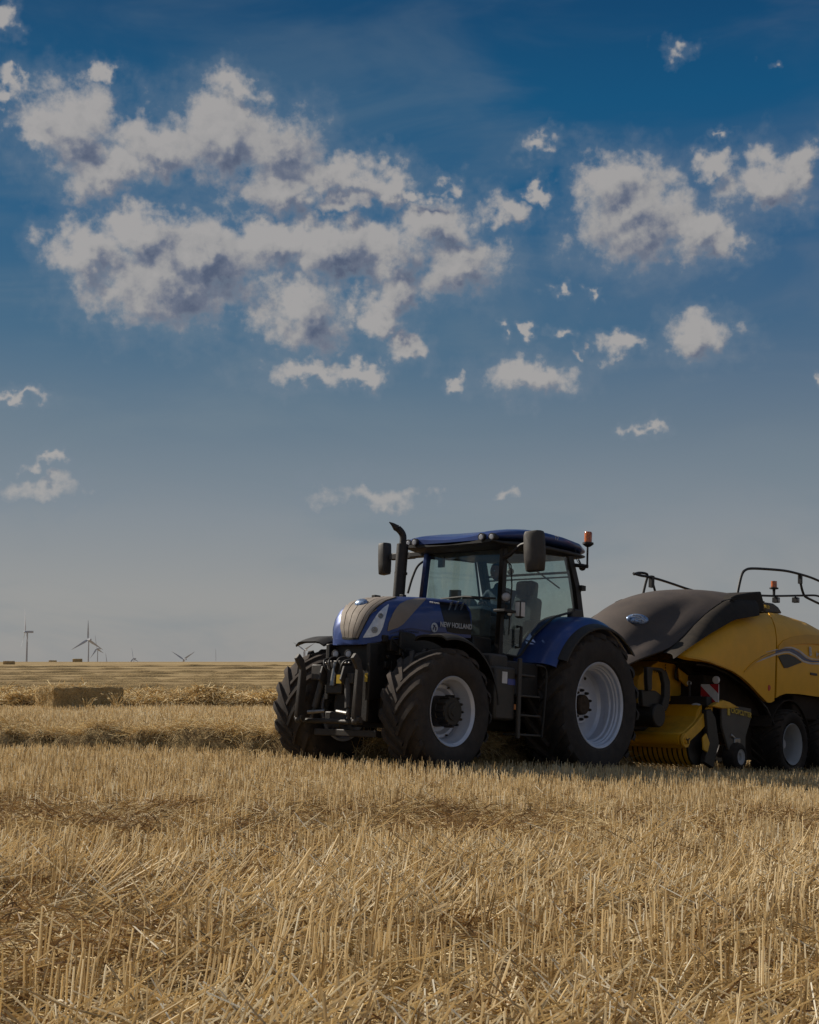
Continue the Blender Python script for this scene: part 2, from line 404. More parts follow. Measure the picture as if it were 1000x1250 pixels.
# ------------------------------------------------------------------ terrain
AY = np.array([-300, -20, 0, 4, 6, 8, 10, 12, 14.5, 16.5, 18.66, 22.8, 30, 53, 100, 200, 400, 460, 700, 1500, 6000.])
AZ = np.array([.5, .0, .0, .0, -.06, -.135, -.205, -.265, -.325, -.375, -.495, -.665, -.86, -1.04, -1.18, -.4, .48, .48, -3, -12, -30.])
SY = np.array([-20, 4, 8, 12, 14.5, 24, 53, 100]); SZ = np.array([0, -.008, -.02, -.036, -.047, -.05, -.018, 0.])
def smooth_interp(y, a, b):
    y = np.asarray(y, float); h = np.maximum(.6, np.abs(y) * .07)
    return (np.interp(y - h, a, b) + 2 * np.interp(y - h * .4, a, b) + 2 * np.interp(y + h * .4, a, b) + np.interp(y + h, a, b)) / 6
def gz(x, y):
    x = np.asarray(x, float); y = np.asarray(y, float)
    xe = np.where(x > -1.2, x, -1.2 - 1.6 * (1 - np.exp((x + 1.2) / 2.2))); xe = np.where(xe < 9, xe, 9 + 12 * (1 - np.exp(-(xe - 9) / 12)))
    return smooth_interp(y, AY, AZ) + smooth_interp(y, SY, SZ) * xe
def bumps(x, y):
    return .022 * np.sin(x * 1.9 + 2 * np.sin(y * .7)) * np.cos(y * 2.3 + np.sin(x * .9)) + .012 * np.sin(x * 5.3 + y * 3.1) * np.sin(y * 6.1 - x * 2)
def build_ground():
    ys = [-250., -120, -60, -30, -12, -5, -1]; y = 1.
    while y < 6000: ys.append(y); y += max(.12, y * .022)
    xs = np.sinh(np.linspace(-7.2, 7.2, 231)) ; xs = xs / abs(xs).max() * 3500
    inner = np.linspace(-12, 12, 161); xs = np.unique(np.concatenate([inner, xs[np.abs(xs) > 12.2]]))
    ys = np.array(ys); XX, YY = np.meshgrid(xs, ys)
    ZZ = gz(XX, YY) + bumps(XX, YY) * np.clip(1.3 - YY / 60, 0, 1) * (YY > 0)
    v = np.stack([XX, YY, ZZ], -1).reshape(-1, 3); a, b = XX.shape
    I = np.arange(a * b).reshape(a, b)
    f = np.stack([I[:-1, :-1], I[:-1, 1:], I[1:, 1:], I[1:, :-1]], -1).reshape(-1, 4)
    me = bpy.data.meshes.new('ground'); me.from_pydata(v.tolist(), [], f.tolist())
    for p in me.polygons: p.use_smooth = True
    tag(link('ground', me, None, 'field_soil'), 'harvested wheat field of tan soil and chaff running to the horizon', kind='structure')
build_ground()

# ------------------------------------------------------------------ scattered straw (geometry nodes on a cloud of points)
def strands_mesh(name, strands, m, sides=3):
    """strands: list of (points Nx3, radius list, tone, flat)"""
    V = []; Fc = []; tone = []; ht = []
    for pts, rad, tn, flat in strands:
        pts = np.asarray(pts, float); n = len(pts); k0 = len(V)
        t = pts[-1] - pts[0]; t /= np.linalg.norm(t) + 1e-9
        a = np.cross(t, [.3, .8, .5]); a /= np.linalg.norm(a); b = np.cross(t, a)
        if flat:
            ang = flat; d = a * math.cos(ang) + b * math.sin(ang)
            for i, p in enumerate(pts):
                V.append(p - d * rad[i]); V.append(p + d * rad[i]); tone += [tn] * 2; ht += [i / (n - 1)] * 2
            for i in range(n - 1): Fc.append((k0 + 2 * i, k0 + 2 * i + 1, k0 + 2 * i + 3, k0 + 2 * i + 2))
        else:
            for i, p in enumerate(pts):
                for j in range(sides):
                    an = 2 * PI * j / sides; V.append(p + (a * math.cos(an) + b * math.sin(an)) * rad[i]); tone.append(tn); ht.append(i / (n - 1))
            for i in range(n - 1):
                for j in range(sides): Fc.append((k0 + i * sides + j, k0 + i * sides + (j + 1) % sides, k0 + (i + 1) * sides + (j + 1) % sides, k0 + (i + 1) * sides + j))
            Fc.append(tuple(k0 + (n - 1) * sides + j for j in range(sides)))
    me = bpy.data.meshes.new(name); me.from_pydata([tuple(v) for v in V], [], Fc)
    for nm, arr in (('tone', tone), ('ht', ht)):
        at = me.attributes.new(nm, 'FLOAT', 'POINT'); at.data.foreach_set('value', np.array(arr, np.float32))
    me.materials.append(M(m)); return me
def scatter(name, protos, pos, rot, scl, idx, parent=None):
    col = bpy.data.collections.new(name + '_pieces')
    for k, me in enumerate(protos):
        o = bpy.data.objects.new('piece_%02d' % k + name, me); col.objects.link(o)
    me = bpy.data.meshes.new(name); n = len(pos); me.vertices.add(n); me.vertices.foreach_set('co', np.asarray(pos, np.float32).ravel())
    for nm, tp, arr, key in (('rot', 'FLOAT_VECTOR', rot, 'vector'), ('scl', 'FLOAT_VECTOR', scl, 'vector'), ('idx', 'INT', idx, 'value')):
        at = me.attributes.new(nm, tp, 'POINT'); at.data.foreach_set(key, np.asarray(arr, np.int32 if tp == 'INT' else np.float32).ravel())
    o = link(name, me, parent)
    g = bpy.data.node_groups.new(name, 'GeometryNodeTree'); g.is_modifier = True
    g.interface.new_socket('Geometry', in_out='INPUT', socket_type='NodeSocketGeometry'); g.interface.new_socket('Geometry', in_out='OUTPUT', socket_type='NodeSocketGeometry')
    N = g.nodes; L = g.links
    gi = N.new('NodeGroupInput'); go = N.new('NodeGroupOutput'); ip = N.new('GeometryNodeInstanceOnPoints'); ci = N.new('GeometryNodeCollectionInfo')
    mp = N.new('GeometryNodeMeshToPoints'); L.new(gi.outputs[0], mp.inputs[0]); L.new(mp.outputs[0], ip.inputs['Points'])
    ci.inputs[0].default_value = col; ci.inputs['Separate Children'].default_value = True; ci.inputs['Reset Children'].default_value = True
    L.new(ci.outputs[0], ip.inputs['Instance']); ip.inputs['Pick Instance'].default_value = True
    for nm, tp, sk in (('rot', 'FLOAT_VECTOR', 'Rotation'), ('scl', 'FLOAT_VECTOR', 'Scale'), ('idx', 'INT', 'Instance Index')):
        a = N.new('GeometryNodeInputNamedAttribute'); a.data_type = tp; a.inputs[0].default_value = nm; L.new(a.outputs[0], ip.inputs[sk])
    L.new(ip.outputs[0], go.inputs[0])
    md = o.modifiers.new('scatter', 'NODES'); md.node_group = g
    return tag(o, kind='stuff')

U = lambda a, b: random.uniform(a, b)
def stem(x, y, lean, az, h, r, tone, bend=0.):
    d = Vector((math.sin(lean) * math.cos(az), math.sin(lean) * math.sin(az), math.cos(lean)))
    p0 = Vector((x, y, -.02)); p1 = p0 + d * h * .55; p2 = p0 + d * h + Vector((U(-1, 1), U(-1, 1), -.3)) * bend * h
    return ([p0, p1, p2], [r * 1.12, r, r * .9], tone, 0)
def leaf(x, y, z, l, w, tone):
    a = U(0, 2 * PI); d = Vector((math.cos(a), math.sin(a), U(.1, 1.2))).normalized(); p = Vector((x, y, z)); pts = [p]; rr = [w]
    for k in range(3):
        p = p + d * l / 3; d = (d + Vector((U(-.4, .4), U(-.4, .4), U(-.9, -.1)))).normalized(); pts.append(p.copy()); rr.append(w * (1 - (k + 1) / 3.3))
    return (pts, rr, tone, U(.1, 3))
def clump(n, L=.30, hh=.205, lean=.09, rad=.0027, leaves=2):
    s = []
    for _ in range(n):
        x, y = U(-L / 2, L / 2), random.gauss(0, .014); h = hh * random.gauss(1, .13)
        if random.random() < .12: h *= U(.4, .8)
        s.append(stem(x, y, abs(random.gauss(0, lean)), U(0, 2 * PI), h, rad * U(.75, 1.3), random.random()))
        if random.random() < .12: s.append(stem(x, y, U(.5, 1.2), U(0, 2 * PI), h * 1.1, rad * .8, random.random(), .1))
    for _ in range(leaves): s.append(leaf(U(-L / 2, L / 2), U(-.03, .03), U(.01, .1), U(.06, .16), U(.002, .004), random.random()))
    return s
def litter(n, L=.35, hz=.03):
    s = []
    for _ in range(n):
        x, y, a, l = U(-L / 2, L / 2), U(-L / 2, L / 2), U(0, PI), U(.04, .2); z = U(.002, hz); dz = U(-.02, .02)
        p = Vector((x, y, z)); d = Vector((math.cos(a), math.sin(a), 0)) * l
        s.append(([p, p + d * .5 + Vector((U(-.01, .01), U(-.01, .01), dz)), p + d + Vector((0, 0, dz * 1.5))], [.0017, .0017, .0015], random.random(), 0 if random.random() < .6 else U(.1, 3)))
    return s
def tangle(n, L=.5, H=.2, rad=.0022):
    s = []
    for _ in range(n):
        p = Vector((random.gauss(0, L * .3), random.gauss(0, L * .25), U(0, H) * .8)); a = U(0, 2 * PI)
        d = Vector((math.cos(a), math.sin(a), U(-.3, .45))).normalized(); pts = [p.copy()]; l = U(.12, .5)
        for k in range(3): p = p + d * l / 3; d = (d + Vector((U(-.5, .5), U(-.5, .5), U(-.5, .2)))).normalized(); pts.append(p.copy())
        s.append((pts, [rad * U(.7, 1.2)] * 4, random.random(), 0 if random.random() < .7 else U(.1, 3)))
    return s

def band_lean(x, y):
    """how far the stalks have been pressed over: strips where wheels ran"""
    w = 5.9 + .10 * x + .35 * np.sin(x * 1.3)
    b = np.exp(-((y - w) / .95) ** 2)
    w2 = 3.15 + .2 * np.sin(x * 2 + 1)
    return b * .95 + .75 * np.exp(-((y - w2) / .35) ** 2)
def gap(x, y):
    """bare strips and patches where the soil shows"""
    g1 = np.clip(np.exp(-((y - (9.2 + .10 * x + .2 * np.sin(x * .9))) / 1.1) ** 2) * 2.6, 0, 1) * (.88 + .25 * np.sin(x * 2.1 + .5 + np.sin(x * 5)))
    g5 = np.clip((np.sin(x * 3.1 + 2 * np.sin(y * 2.3)) * np.sin(y * 3.7 + 1.5 * np.sin(x * 1.9)) - .62) * 4, 0, .9) * (y < 13)
    g2 = 1.6 * np.exp(-(((x + 1.6) / .55) ** 2 + ((y - 4.5) / .6) ** 2)) * 1.5
    g3 = np.exp(-(((x - -.75) / .35) ** 2 + ((y - 6.1) / .42) ** 2)) + .9 * np.exp(-(((x - .75) / .3) ** 2 + ((y - 3.6) / .25) ** 2))
    g4 = np.exp(-((y - (4.72 + .1 * x + .1 * np.sin(x * 3))) / .12) ** 2) * .5 * (np.sin(x * 1.7 + 2) > -.2)
    return g1 + g2 + g3 + g4 + g5

TP = [1.516, 18.66, -.575, R(48.8), R(4.3), .004]
BPP = [5.146, 22.792, -.93, R(48.0), R(4.3), .004]
def frame_matrix(p):
    cyw, syw = math.cos(p[3]), math.sin(p[3])
    f0 = Vector((-cyw, -syw, 0)); l0 = Vector((syw, -cyw, 0)); u0 = Vector((0, 0, 1))
    f = f0 * math.cos(p[4]) + u0 * math.sin(p[4]); u1 = -f0 * math.sin(p[4]) + u0 * math.cos(p[4])
    l = l0 * math.cos(p[5]) + u1 * math.sin(p[5]); u = -l0 * math.sin(p[5]) + u1 * math.cos(p[5])
    m = Matrix.Identity(4)
    for i in range(3): m[i][0], m[i][1], m[i][2], m[i][3] = f[i], l[i], u[i], p[i]
    return m
TM, BM = frame_matrix(TP), frame_matrix(BPP)
def to_local(x, y, m):
    mi = np.array(m.inverted()); z = gz(x, y)
    P = np.stack([x, y, z, np.ones_like(z)], 0).reshape(4, -1); q = mi @ P; return q[0].reshape(x.shape), q[1].reshape(x.shape)

def build_stubble():
    random.seed(3)
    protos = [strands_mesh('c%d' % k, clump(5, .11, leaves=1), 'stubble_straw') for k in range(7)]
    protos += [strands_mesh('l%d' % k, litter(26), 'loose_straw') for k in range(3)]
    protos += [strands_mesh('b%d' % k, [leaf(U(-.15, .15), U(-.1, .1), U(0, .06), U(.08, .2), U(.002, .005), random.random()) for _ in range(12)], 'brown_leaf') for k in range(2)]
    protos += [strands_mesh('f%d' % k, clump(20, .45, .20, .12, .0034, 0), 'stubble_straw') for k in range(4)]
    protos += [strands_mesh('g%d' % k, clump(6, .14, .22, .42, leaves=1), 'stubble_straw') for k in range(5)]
    def fallen(n):
        s = []
        for _ in range(n):
            a = random.gauss(0, .55) + (PI if random.random() < .25 else 0); e = U(-.1, .75); l = U(.10, .24)
            p = Vector((U(-.2, .2), U(-.2, .2), U(.0, .10))); d = Vector((math.cos(a) * math.cos(e), math.sin(a) * math.cos(e), math.sin(e)))
            s.append(([p, p + d * l * .5 + Vector((0, 0, U(-.005, .012))), p + d * l], [.0027, .0026, .0024], random.random(), 0))
        return s
    protos += [strands_mesh('h%d' % k, fallen(16), 'stubble_straw') for k in range(3)]
    P = []; Rr = []; S = []; Ix = []
    ang = .13; ca, sa = math.cos(ang), math.sin(ang)
    def put(x, y, i, lean, lx, sz, yaw, sxy=1.):
        P.append(np.stack([x, y, gz(x, y) + bumps(x, y) * np.clip(1.3 - y / 60, 0, 1)], -1))
        Rr.append(np.stack([lx, lean, yaw], -1)); S.append(np.stack([np.full_like(x, sxy), np.full_like(x, sxy), sz], -1)); Ix.append(i)
    for (y0, y1, sp, seg, kind) in ((2.0, 27, .14, .13, 'near'), (27, 75, .34, .75, 'far')):
        rows = np.arange(y0 - 20, y1 + 25, sp)
        for r_ in rows:
            t = np.arange(-42, 42, seg); t = t + rng.uniform(-seg * .3, seg * .3, t.shape)
            x = t * ca - 0 * sa; y = r_ + t * sa + rng.normal(0, .012, t.shape) + .05 * np.sin(t * .8)
            ok = (y > y0) & (y < y1) & (np.abs(x) < .34 * y + 1.4)
            x, y = x[ok], y[ok]
            if not len(x): continue
            g = gap(x, y); keep = rng.random(len(x)) > g * 1.05
            for mtx, hw in ((TM, (.68, 1.22)),):
                lx_, ly_ = to_local(x, y, mtx); keep &= ~((np.abs(ly_) > hw[0]) & (np.abs(ly_) < hw[1]) & (lx_ < 3.3) & (lx_ > -60) & (rng.random(len(x)) < .8))
            x, y = x[keep], y[keep]
            if not len(x): continue
            n = len(x); b = band_lean(x, y)
            nz = .5 + .5 * np.sin(x * .9 + 1.7 * np.sin(y * .6)) * np.cos(y * .8 + x * .3)
            pat = .5 + .5 * np.sin(x * 2.3 + 2.1 * np.sin(y * 1.9)) * np.cos(y * 3.1 + x)
            b = b * (rng.random(n) < .55 + .5 * pat)
            lean = b * rng.uniform(.35, 1.45, n) + rng.normal(0, .10, n) + nz * .05
            sz = rng.normal(1.0, .11, n) * (.86 + .3 * nz) * (1 + .15 * b)
            yaw = ang + np.where(b > .2, rng.normal(0, .75, n), rng.normal(0, .15, n))
            if kind == 'near':
                sz = sz * np.interp(y, [3, 5, 8, 12, 18], [1.02, 1.0, .9, .82, .84])
                put(x, y, np.where(b > .25, rng.integers(16, 21, n), rng.integers(0, 7, n)), lean, rng.normal(0, .07, n) - .15 * b, sz, yaw)
            else: put(x, y, rng.integers(12, 16, n), lean, rng.normal(0, .08, n), sz * .95, yaw, 1.8)
    # litter
    n = 9000; y = 2.2 + 24 * rng.random(n) ** 1.25; x = rng.uniform(-1, 1, n) * (.34 * y + 1.2)
    put(x, y, rng.integers(7, 10, n), rng.normal(0, .05, n), rng.normal(0, .05, n), rng.uniform(.6, 1.6, n), rng.uniform(0, 6.28, n))
    n = 3800; y = 2.2 + 14 * rng.random(n) ** 1.2; x = rng.uniform(-1, 1, n) * (.34 * y + 1.2)
    pz = gap(x, y) + .35 * band_lean(x, y) + .16; ok = rng.random(n) < pz; x, y = x[ok], y[ok]; n = len(x)
    put(x, y, rng.integers(10, 12, n), rng.normal(0, .1, n), rng.normal(0, .1, n), rng.uniform(.7, 1.4, n), rng.uniform(0, 6.28, n))
    # loose fallen straw lying on the pressed strips
    n = 5200; y = 2.6 + 9 * rng.random(n) ** 1.1; x = rng.uniform(-1, 1, n) * (.34 * y + 1.2)
    pz = .10 + .8 * band_lean(x, y) * (.5 + .5 * np.sin(x * 2.3 + 2.1 * np.sin(y * 1.9)) * np.cos(y * 3.1 + x)); pz = pz * np.clip(1 - gap(x, y), 0, 1); ok = rng.random(n) < pz; x, y = x[ok], y[ok]; n = len(x)
    put(x, y, rng.integers(21, 24, n), rng.normal(0, .12, n), rng.normal(0, .12, n), rng.uniform(.8, 1.2, n), rng.normal(.25, .35, n))
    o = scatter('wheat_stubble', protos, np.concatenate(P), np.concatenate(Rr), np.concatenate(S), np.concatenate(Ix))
    tag(o, 'golden cut wheat stubble with loose straw covering the field')
build_stubble()

# ------------------------------------------------------------------ windrows
def catmull(pts, n):
    pts = [Vector(p) for p in pts]; out = []
    for i in range(len(pts) - 1):
        p0, p1, p2, p3 = pts[max(i - 1, 0)], pts[i], pts[i + 1], pts[min(i + 2, len(pts) - 1)]
        for k in range(n):
            t = k / n; out.append(.5 * ((2 * p1) + (p2 - p0) * t + (2 * p0 - 5 * p1 + 4 * p2 - p3) * t * t + (3 * p1 - p0 - 3 * p2 + p3) * t ** 3))
    return out + [pts[-1]]
def windrow(path, width, height, step, label, strands=0, protos=None, nu=12, seed=0, lo=.0):
    pts = catmull(path, max(2, int(((Vector(path[-1]) - Vector(path[0])).length / (len(path) - 1)) / step)))
    P = []
    for i, p in enumerate(pts):
        t = (pts[min(i + 1, len(pts) - 1)] - pts[max(i - 1, 0)]).normalized(); nrm = Vector((-t.y, t.x))
        s_ = i * step
        ks = 1 if step < .54 else .75
        ka_ = .5 if nu == 12 else 1; env = (1.0 if nu == 12 else .8) + .9 * ka_ * mnoise.noise(Vector((p.x * .42 * ks, seed * 3.7, 0))) + .6 * ka_ * mnoise.noise(Vector((p.x * 1.3 * ks, seed, 3)))
        row = []
        for j in range(nu + 1):
            u = -1 + 2 * j / nu; x = p.x + nrm.x * u * width / 2 * 1.15; y = p.y + nrm.y * u * width / 2 * 1.15
            h = height * (1.3 if nu == 8 and step < .4 else 1) * max(.05, env) * max(0, 1 - abs(u) ** (5 if nu == 12 else 2.6)) * (1 + .5 * mnoise.noise(Vector((x * 3.2, y * 3.2, seed))))
            row.append((x, y, float(gz(x, y)) - .03 + max(h, -.02)))
        P.append(row)
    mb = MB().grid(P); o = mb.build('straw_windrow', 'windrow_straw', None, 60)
    tag(o, label, 'windrow', 'windrows of straw across the field')
    if strands:
        n = strands; pi_ = rng.integers(0, len(P), n); pj = rng.integers(4 if nu == 12 else 1, nu, n)
        A = np.array(P); pos = A[pi_, pj] + np.stack([rng.normal(0, step * .5, n), rng.normal(0, .05, n), rng.uniform(-.08, .0, n)], -1)
        rot = np.stack([rng.normal(0, .3, n), rng.normal(0, .3, n), rng.uniform(0, 6.28, n)], -1); sc_ = rng.uniform(.7, 1.25, n)[:, None] * np.ones(3) * (lo or .5)
        scatter('loose_straw', protos, pos, rot, sc_, rng.integers(0, len(protos), n), o)
    return o
random.seed(5)
tang = [strands_mesh('t%d' % k, tangle(46, .45, .13, .0042), 'loose_straw') for k in range(4)]
tang_far = [strands_mesh('tf%d' % k, tangle(26, .6, .2, .011), 'loose_straw') for k in range(3)]
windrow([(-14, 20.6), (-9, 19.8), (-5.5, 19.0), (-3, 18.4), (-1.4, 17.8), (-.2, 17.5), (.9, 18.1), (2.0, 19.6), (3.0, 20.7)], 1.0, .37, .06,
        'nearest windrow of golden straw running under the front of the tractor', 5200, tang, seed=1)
def wl(D, tilt, wob):
    return [(x, D + tilt * x * .01 * D + wob * math.sin(x * .09 + D)) for x in np.linspace(-D * .36 - 8, D * .22 + 12, 9)]
WR = [(56, -.02, .4, .34, 1.7, 'thick dark sided windrow of straw just behind the nearest bale', 1500), (64, -.03, .5, .26, 1.6, 'second windrow of straw beyond the nearest bale', 700),
      (74, .02, .7, .30, 1.7, 'broad windrow of straw third in line beyond the bale', 600), (88, .0, .6, .26, 1.8, 'fourth windrow beyond the bale, low and broken', 0), (103, .05, .8, .30, 1.6, 'fifth windrow beyond the bale on the rising field', 0),
      (125, .06, 1, .26, 1.5, 'sixth windrow beyond the bale on the rising field', 0), (150, .1, 1, .28, 1.5, 'seventh windrow, a thin dark line up the field', 0), (182, .15, 1, .30, 1.6, 'eighth windrow, a thin line slanting up to the right', 0),
      (222, .2, 2, .30, 1.8, 'ninth windrow, a faint line slanting up to the right below the skyline', 0), (275, .25, 2, .32, 2.0, 'farthest windrow, a faint line just below the skyline', 0),
      (81, -.04, .9, .24, 1.4, 'low broken windrow between the third and the fourth beyond the bale', 0), (95, .03, 1, .26, 1.5, 'low broken windrow between the fourth and the fifth beyond the bale', 0),
      (113, .04, 1.2, .25, 1.5, 'thin windrow between the fifth and the sixth beyond the bale', 0), (137, .12, 1.3, .26, 1.5, 'thin windrow between the sixth and the seventh beyond the bale', 0),
      (166, .08, 1.5, .28, 1.6, 'thin windrow between the seventh and the eighth beyond the bale', 0)]
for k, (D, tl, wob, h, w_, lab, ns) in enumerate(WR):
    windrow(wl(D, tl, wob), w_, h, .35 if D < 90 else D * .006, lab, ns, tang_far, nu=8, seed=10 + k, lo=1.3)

# ------------------------------------------------------------------ bales
def at(px, py_, D):
    r_ = ray(px, py_); s_ = D / r_[1]; return Vector((r_[0] * s_, r_[1] * s_, EYE + r_[2] * s_))
def bale(px, D, L, W, H, yaw, label, near=False, sink=0.):
    x = (px - 500) / F * D; z = float(gz(x, D)) - .02 - sink
    root = empty('straw_bale', Matrix.Translation((x, D, z)) @ Matrix.Rotation(yaw, 4, 'Z'))
    tag(root, label, 'bale', 'straw bales left on the field')
    nx, ny, nz = (26, 12, 10) if near else (6, 3, 3)
    bm = bmesh.new(); bmesh.ops.create_cube(bm, size=1)
    me = bpy.data.meshes.new('straw_block')
    bmesh.ops.subdivide_edges(bm, edges=bm.edges, cuts=(13 if near else 3), use_grid_fill=True)
    for v in bm.verts:
        p = Vector((v.co.x * L, v.co.y * W, (v.co.z + .5) * H)); q_ = v.co * 2
        rr = 1 - .05 * max(0, abs(q_.y) + abs(q_.z) - 1.72) - .03 * max(0, abs(q_.x) + abs(q_.z) - 1.7)
        flake = .012 * math.sin(p.x * 38) if near else 0
        dsp = .05 * mnoise.noise(p * 3.1) + .03 * mnoise.noise(p * 9) + flake
        tw = -.02 if near and abs((p.y / W * 6 + .5) % 1 - .5) > .42 and abs(q_.y) < .95 else 0
        v.co = Vector((p.x * rr + q_.x * dsp, p.y * rr + q_.y * dsp, p.z * rr + (max(q_.z, 0)) * (dsp + tw)))
    for f in bm.faces: f.smooth = True
    bm.to_mesh(me); bm.free(); link('straw_block', me, root, 'bale_straw')
    if near:
        for k in range(6):
            y = (-.5 + (k + .5) / 6) * W; b = MB().tube([(-L / 2 - .02, y, .05), (-L / 2 - .03, y, H * .5), (-L / 2 - .02, y, H + .0), (-L / 4, y, H + .018), (L / 4, y, H + .018), (L / 2 + .02, y, H), (L / 2 + .03, y, H * .5), (L / 2 + .02, y, .05)], .007, 5)
            b.build('twine', 'leaf_ear', root)
        random.seed(11)
        n = 420; pos = []; 
        for _ in range(n):
            f_ = random.choice((0, 0, 1, 2, 2))
            if f_ == 0: pos.append((U(-L / 2, L / 2), -W / 2 * U(.97, 1.01), U(0, H)))
            elif f_ == 1: pos.append((-L / 2 * U(.98, 1.01), U(-W / 2, W / 2), U(0, H)))
            else: pos.append((U(-L / 2, L / 2), U(-W / 2, W / 2), H * .99))
        n = len(pos); rot = rng.uniform(0, 6.28, (n, 3)); sl = np.ones((n, 3)) * .22
        scatter('loose_straw', tang_far[:2], pos, rot, sl, rng.integers(0, 2, n), root)
    return root
bale(101, 53.5, 2.95, 1.6, .92, R(41), 'nearest rectangular straw bale, left of the tractor in front of the windrows', True)
bale(14, 300, 2.3, 1.2, .75, R(0), 'small distant bale below the skyline at the far left edge', sink=.0)
bale(67, 455, 2.5, 1.2, .8, R(8), 'tiny distant bale half sunk behind the skyline, between two wind turbines', sink=.25)
bale(97, 410, 2.7, 1.2, .95, R(0), 'distant bale standing on the skyline under the second wind turbine')

def dry_plant(x, y, h, n, label, name='dry_wheat_plant', grp='uncut dry stalks standing in the field'):
    random.seed(int(abs(x * 100 + y * 10))); z = float(gz(x, y)); s = []; e = []
    for _ in range(n):
        a = U(0, 6.28); d = Vector((math.cos(a) * U(.1, .5), math.sin(a) * U(.1, .5), 1)).normalized(); p = Vector((U(-.1, .1), U(-.1, .1), 0)); l = h * U(.7, 1.1)
        pts = [p]; dd = d
        for k in range(4): p = p + dd * l / 4; dd = (dd + Vector((d.x * .3, d.y * .3, -.12))).normalized(); pts.append(p.copy())
        s.append((pts, [.006 if y > 30 else .0025] * 5, random.random(), 0))
        e.append(([p, p + dd * .05, p + dd * .12 + Vector((0, 0, -.03))], ([.009, .011, .004] if y > 30 else [.003, .004, .002]), random.random(), U(.1, 3)))
        s.append(leaf(U(-.1, .1), U(-.1, .1), U(.05, .25), U(.15, .3), .004 if y < 30 else .01, random.random()))
    o = link(name, strands_mesh(name, s, 'loose_straw')); o.location = (x, y, z)
    tag(link('ears', strands_mesh('ears', e, 'loose_straw'), o), kind='stuff')
    tag(o, label, 'plant', grp)
dry_plant(-11.05, 51.7, .75, 26, 'clump of uncut dry stalks in front of the right end of the nearest bale')
dry_plant(-12.05, 51.2, .55, 12, 'small tuft of dry stalks before the middle of the nearest bale')
# stray stalks sticking out of the near windrow beneath the front linkage
dry_plant(-1.15, 16.9, .42, 12, 'tuft of long stray straws poking up before the front linkage')
dry_plant(-2.0, 17.0, .36, 9, 'tuft of stray straws poking up by the far front tyre')
dry_plant(-.62, 16.7, .5, 7, 'crossed long straws sticking up between the front wheels')

# ------------------------------------------------------------------ wind turbines
def turbine(hx, hy, blade_px, angles, dist_scale, label, foreshort=1.):
    """hub at photograph pixel, rotor axis towards the left of the picture, so the rotor is seen nearly edge on"""
    BL = 46.; D = BL * F / blade_px * 1.0; hub = at(hx, hy, D)
    H = 82.
    root = empty('wind_turbine', Matrix.Translation((hub.x + 3.6, hub.y, hub.z - H)))
    tag(root, label, 'wind turbine', 'white wind turbines along the skyline')
    MB().lathe([(0, 0), (2.3, 0), (1.7, H * .5), (1.25, H - 1.5), (0, H - 1.5)], 16, axis='z').build('tower', 'turbine_white', root)
    yaw = foreshort
    rt = Matrix.Translation((0, 0, H)) @ Matrix.Rotation(yaw, 4, 'Z')
    MB().box((-2.6, -1.9, -1.7), (10.5, 1.9, 2.1)).build('nacelle', 'turbine_white', root, bevel=.5, mtx=rt)
    hb = MB().ball((-4., 0, 0), 1.9, 12, (1.3, 1, 1)).build('hub', 'turbine_white', root, mtx=rt)
    for a in angles:
        P = []
        for k in range(9):
            t = k / 8; r_ = 1.2 + (BL - 1.2) * t; c = 3.0 + 3.2 * math.sin(min(t / .22, 1) * PI / 2) - 5.6 * max(0, t - .15) / .85; c = max(c, .5); th = max(.9 * (1 - t), .12); tw = .45 * (1 - t)
            row = []
            for j in range(8):
                q_ = 2 * PI * j / 8; yy = math.cos(q_) * c * .5; xx = math.sin(q_) * th * .5
                row.append((-4. + xx * math.cos(tw) - yy * math.sin(tw) - 1.5 * t * t, xx * math.sin(tw) + yy * math.cos(tw), r_))
            P.append(row)
        mb = MB(); mb.grid([[P[k][j] for k in range(9)] for j in range(8)], True)
        o = mb.build('blade', 'turbine_white', root)
        o.matrix_local = rt @ Matrix.Translation((-4., 0, 0)) @ Matrix.Rotation(a, 4, 'X') @ Matrix.Translation((4., 0, 0))
    return root
TB = [(31, 771.5, 31, (R(-6), R(114), R(234)), R(24), 'tallest wind turbine at the far left edge, one blade straight up'),
      (106.5, 781, 24, (R(0), R(120), R(240)), R(-50), 'second wind turbine from the left with two blades spread downward'),
      (118, 792, 17, (R(12), R(132), R(-108)), R(-20), 'smaller wind turbine close to the right of the second one'),
      (162.5, 804, 13, (R(12), R(132), R(252)), R(-25), 'little wind turbine whose hub sits just above the skyline, left of centre field'),
      (223.5, 805, 19, (R(60), R(-60), R(180)), R(-48), 'wind turbine with two blades raised in a V above the skyline'),
      (263.5, 812, 20, (R(0), R(120), R(240)), R(-20), 'wind turbine of which only an upright blade shows over the skyline'),
      (131, 816, 19, (R(10), R(130), R(250)), R(-30), 'faint wind turbine tip between the third and fourth turbine'),
      (371, 793.5, 18, (R(60), R(-62), R(180)), R(-50), 'wind turbine half hidden behind the far front tyre, blades in a V')]
for a in TB: turbine(a[0], a[1], a[2], a[3], 1, a[5], a[4])
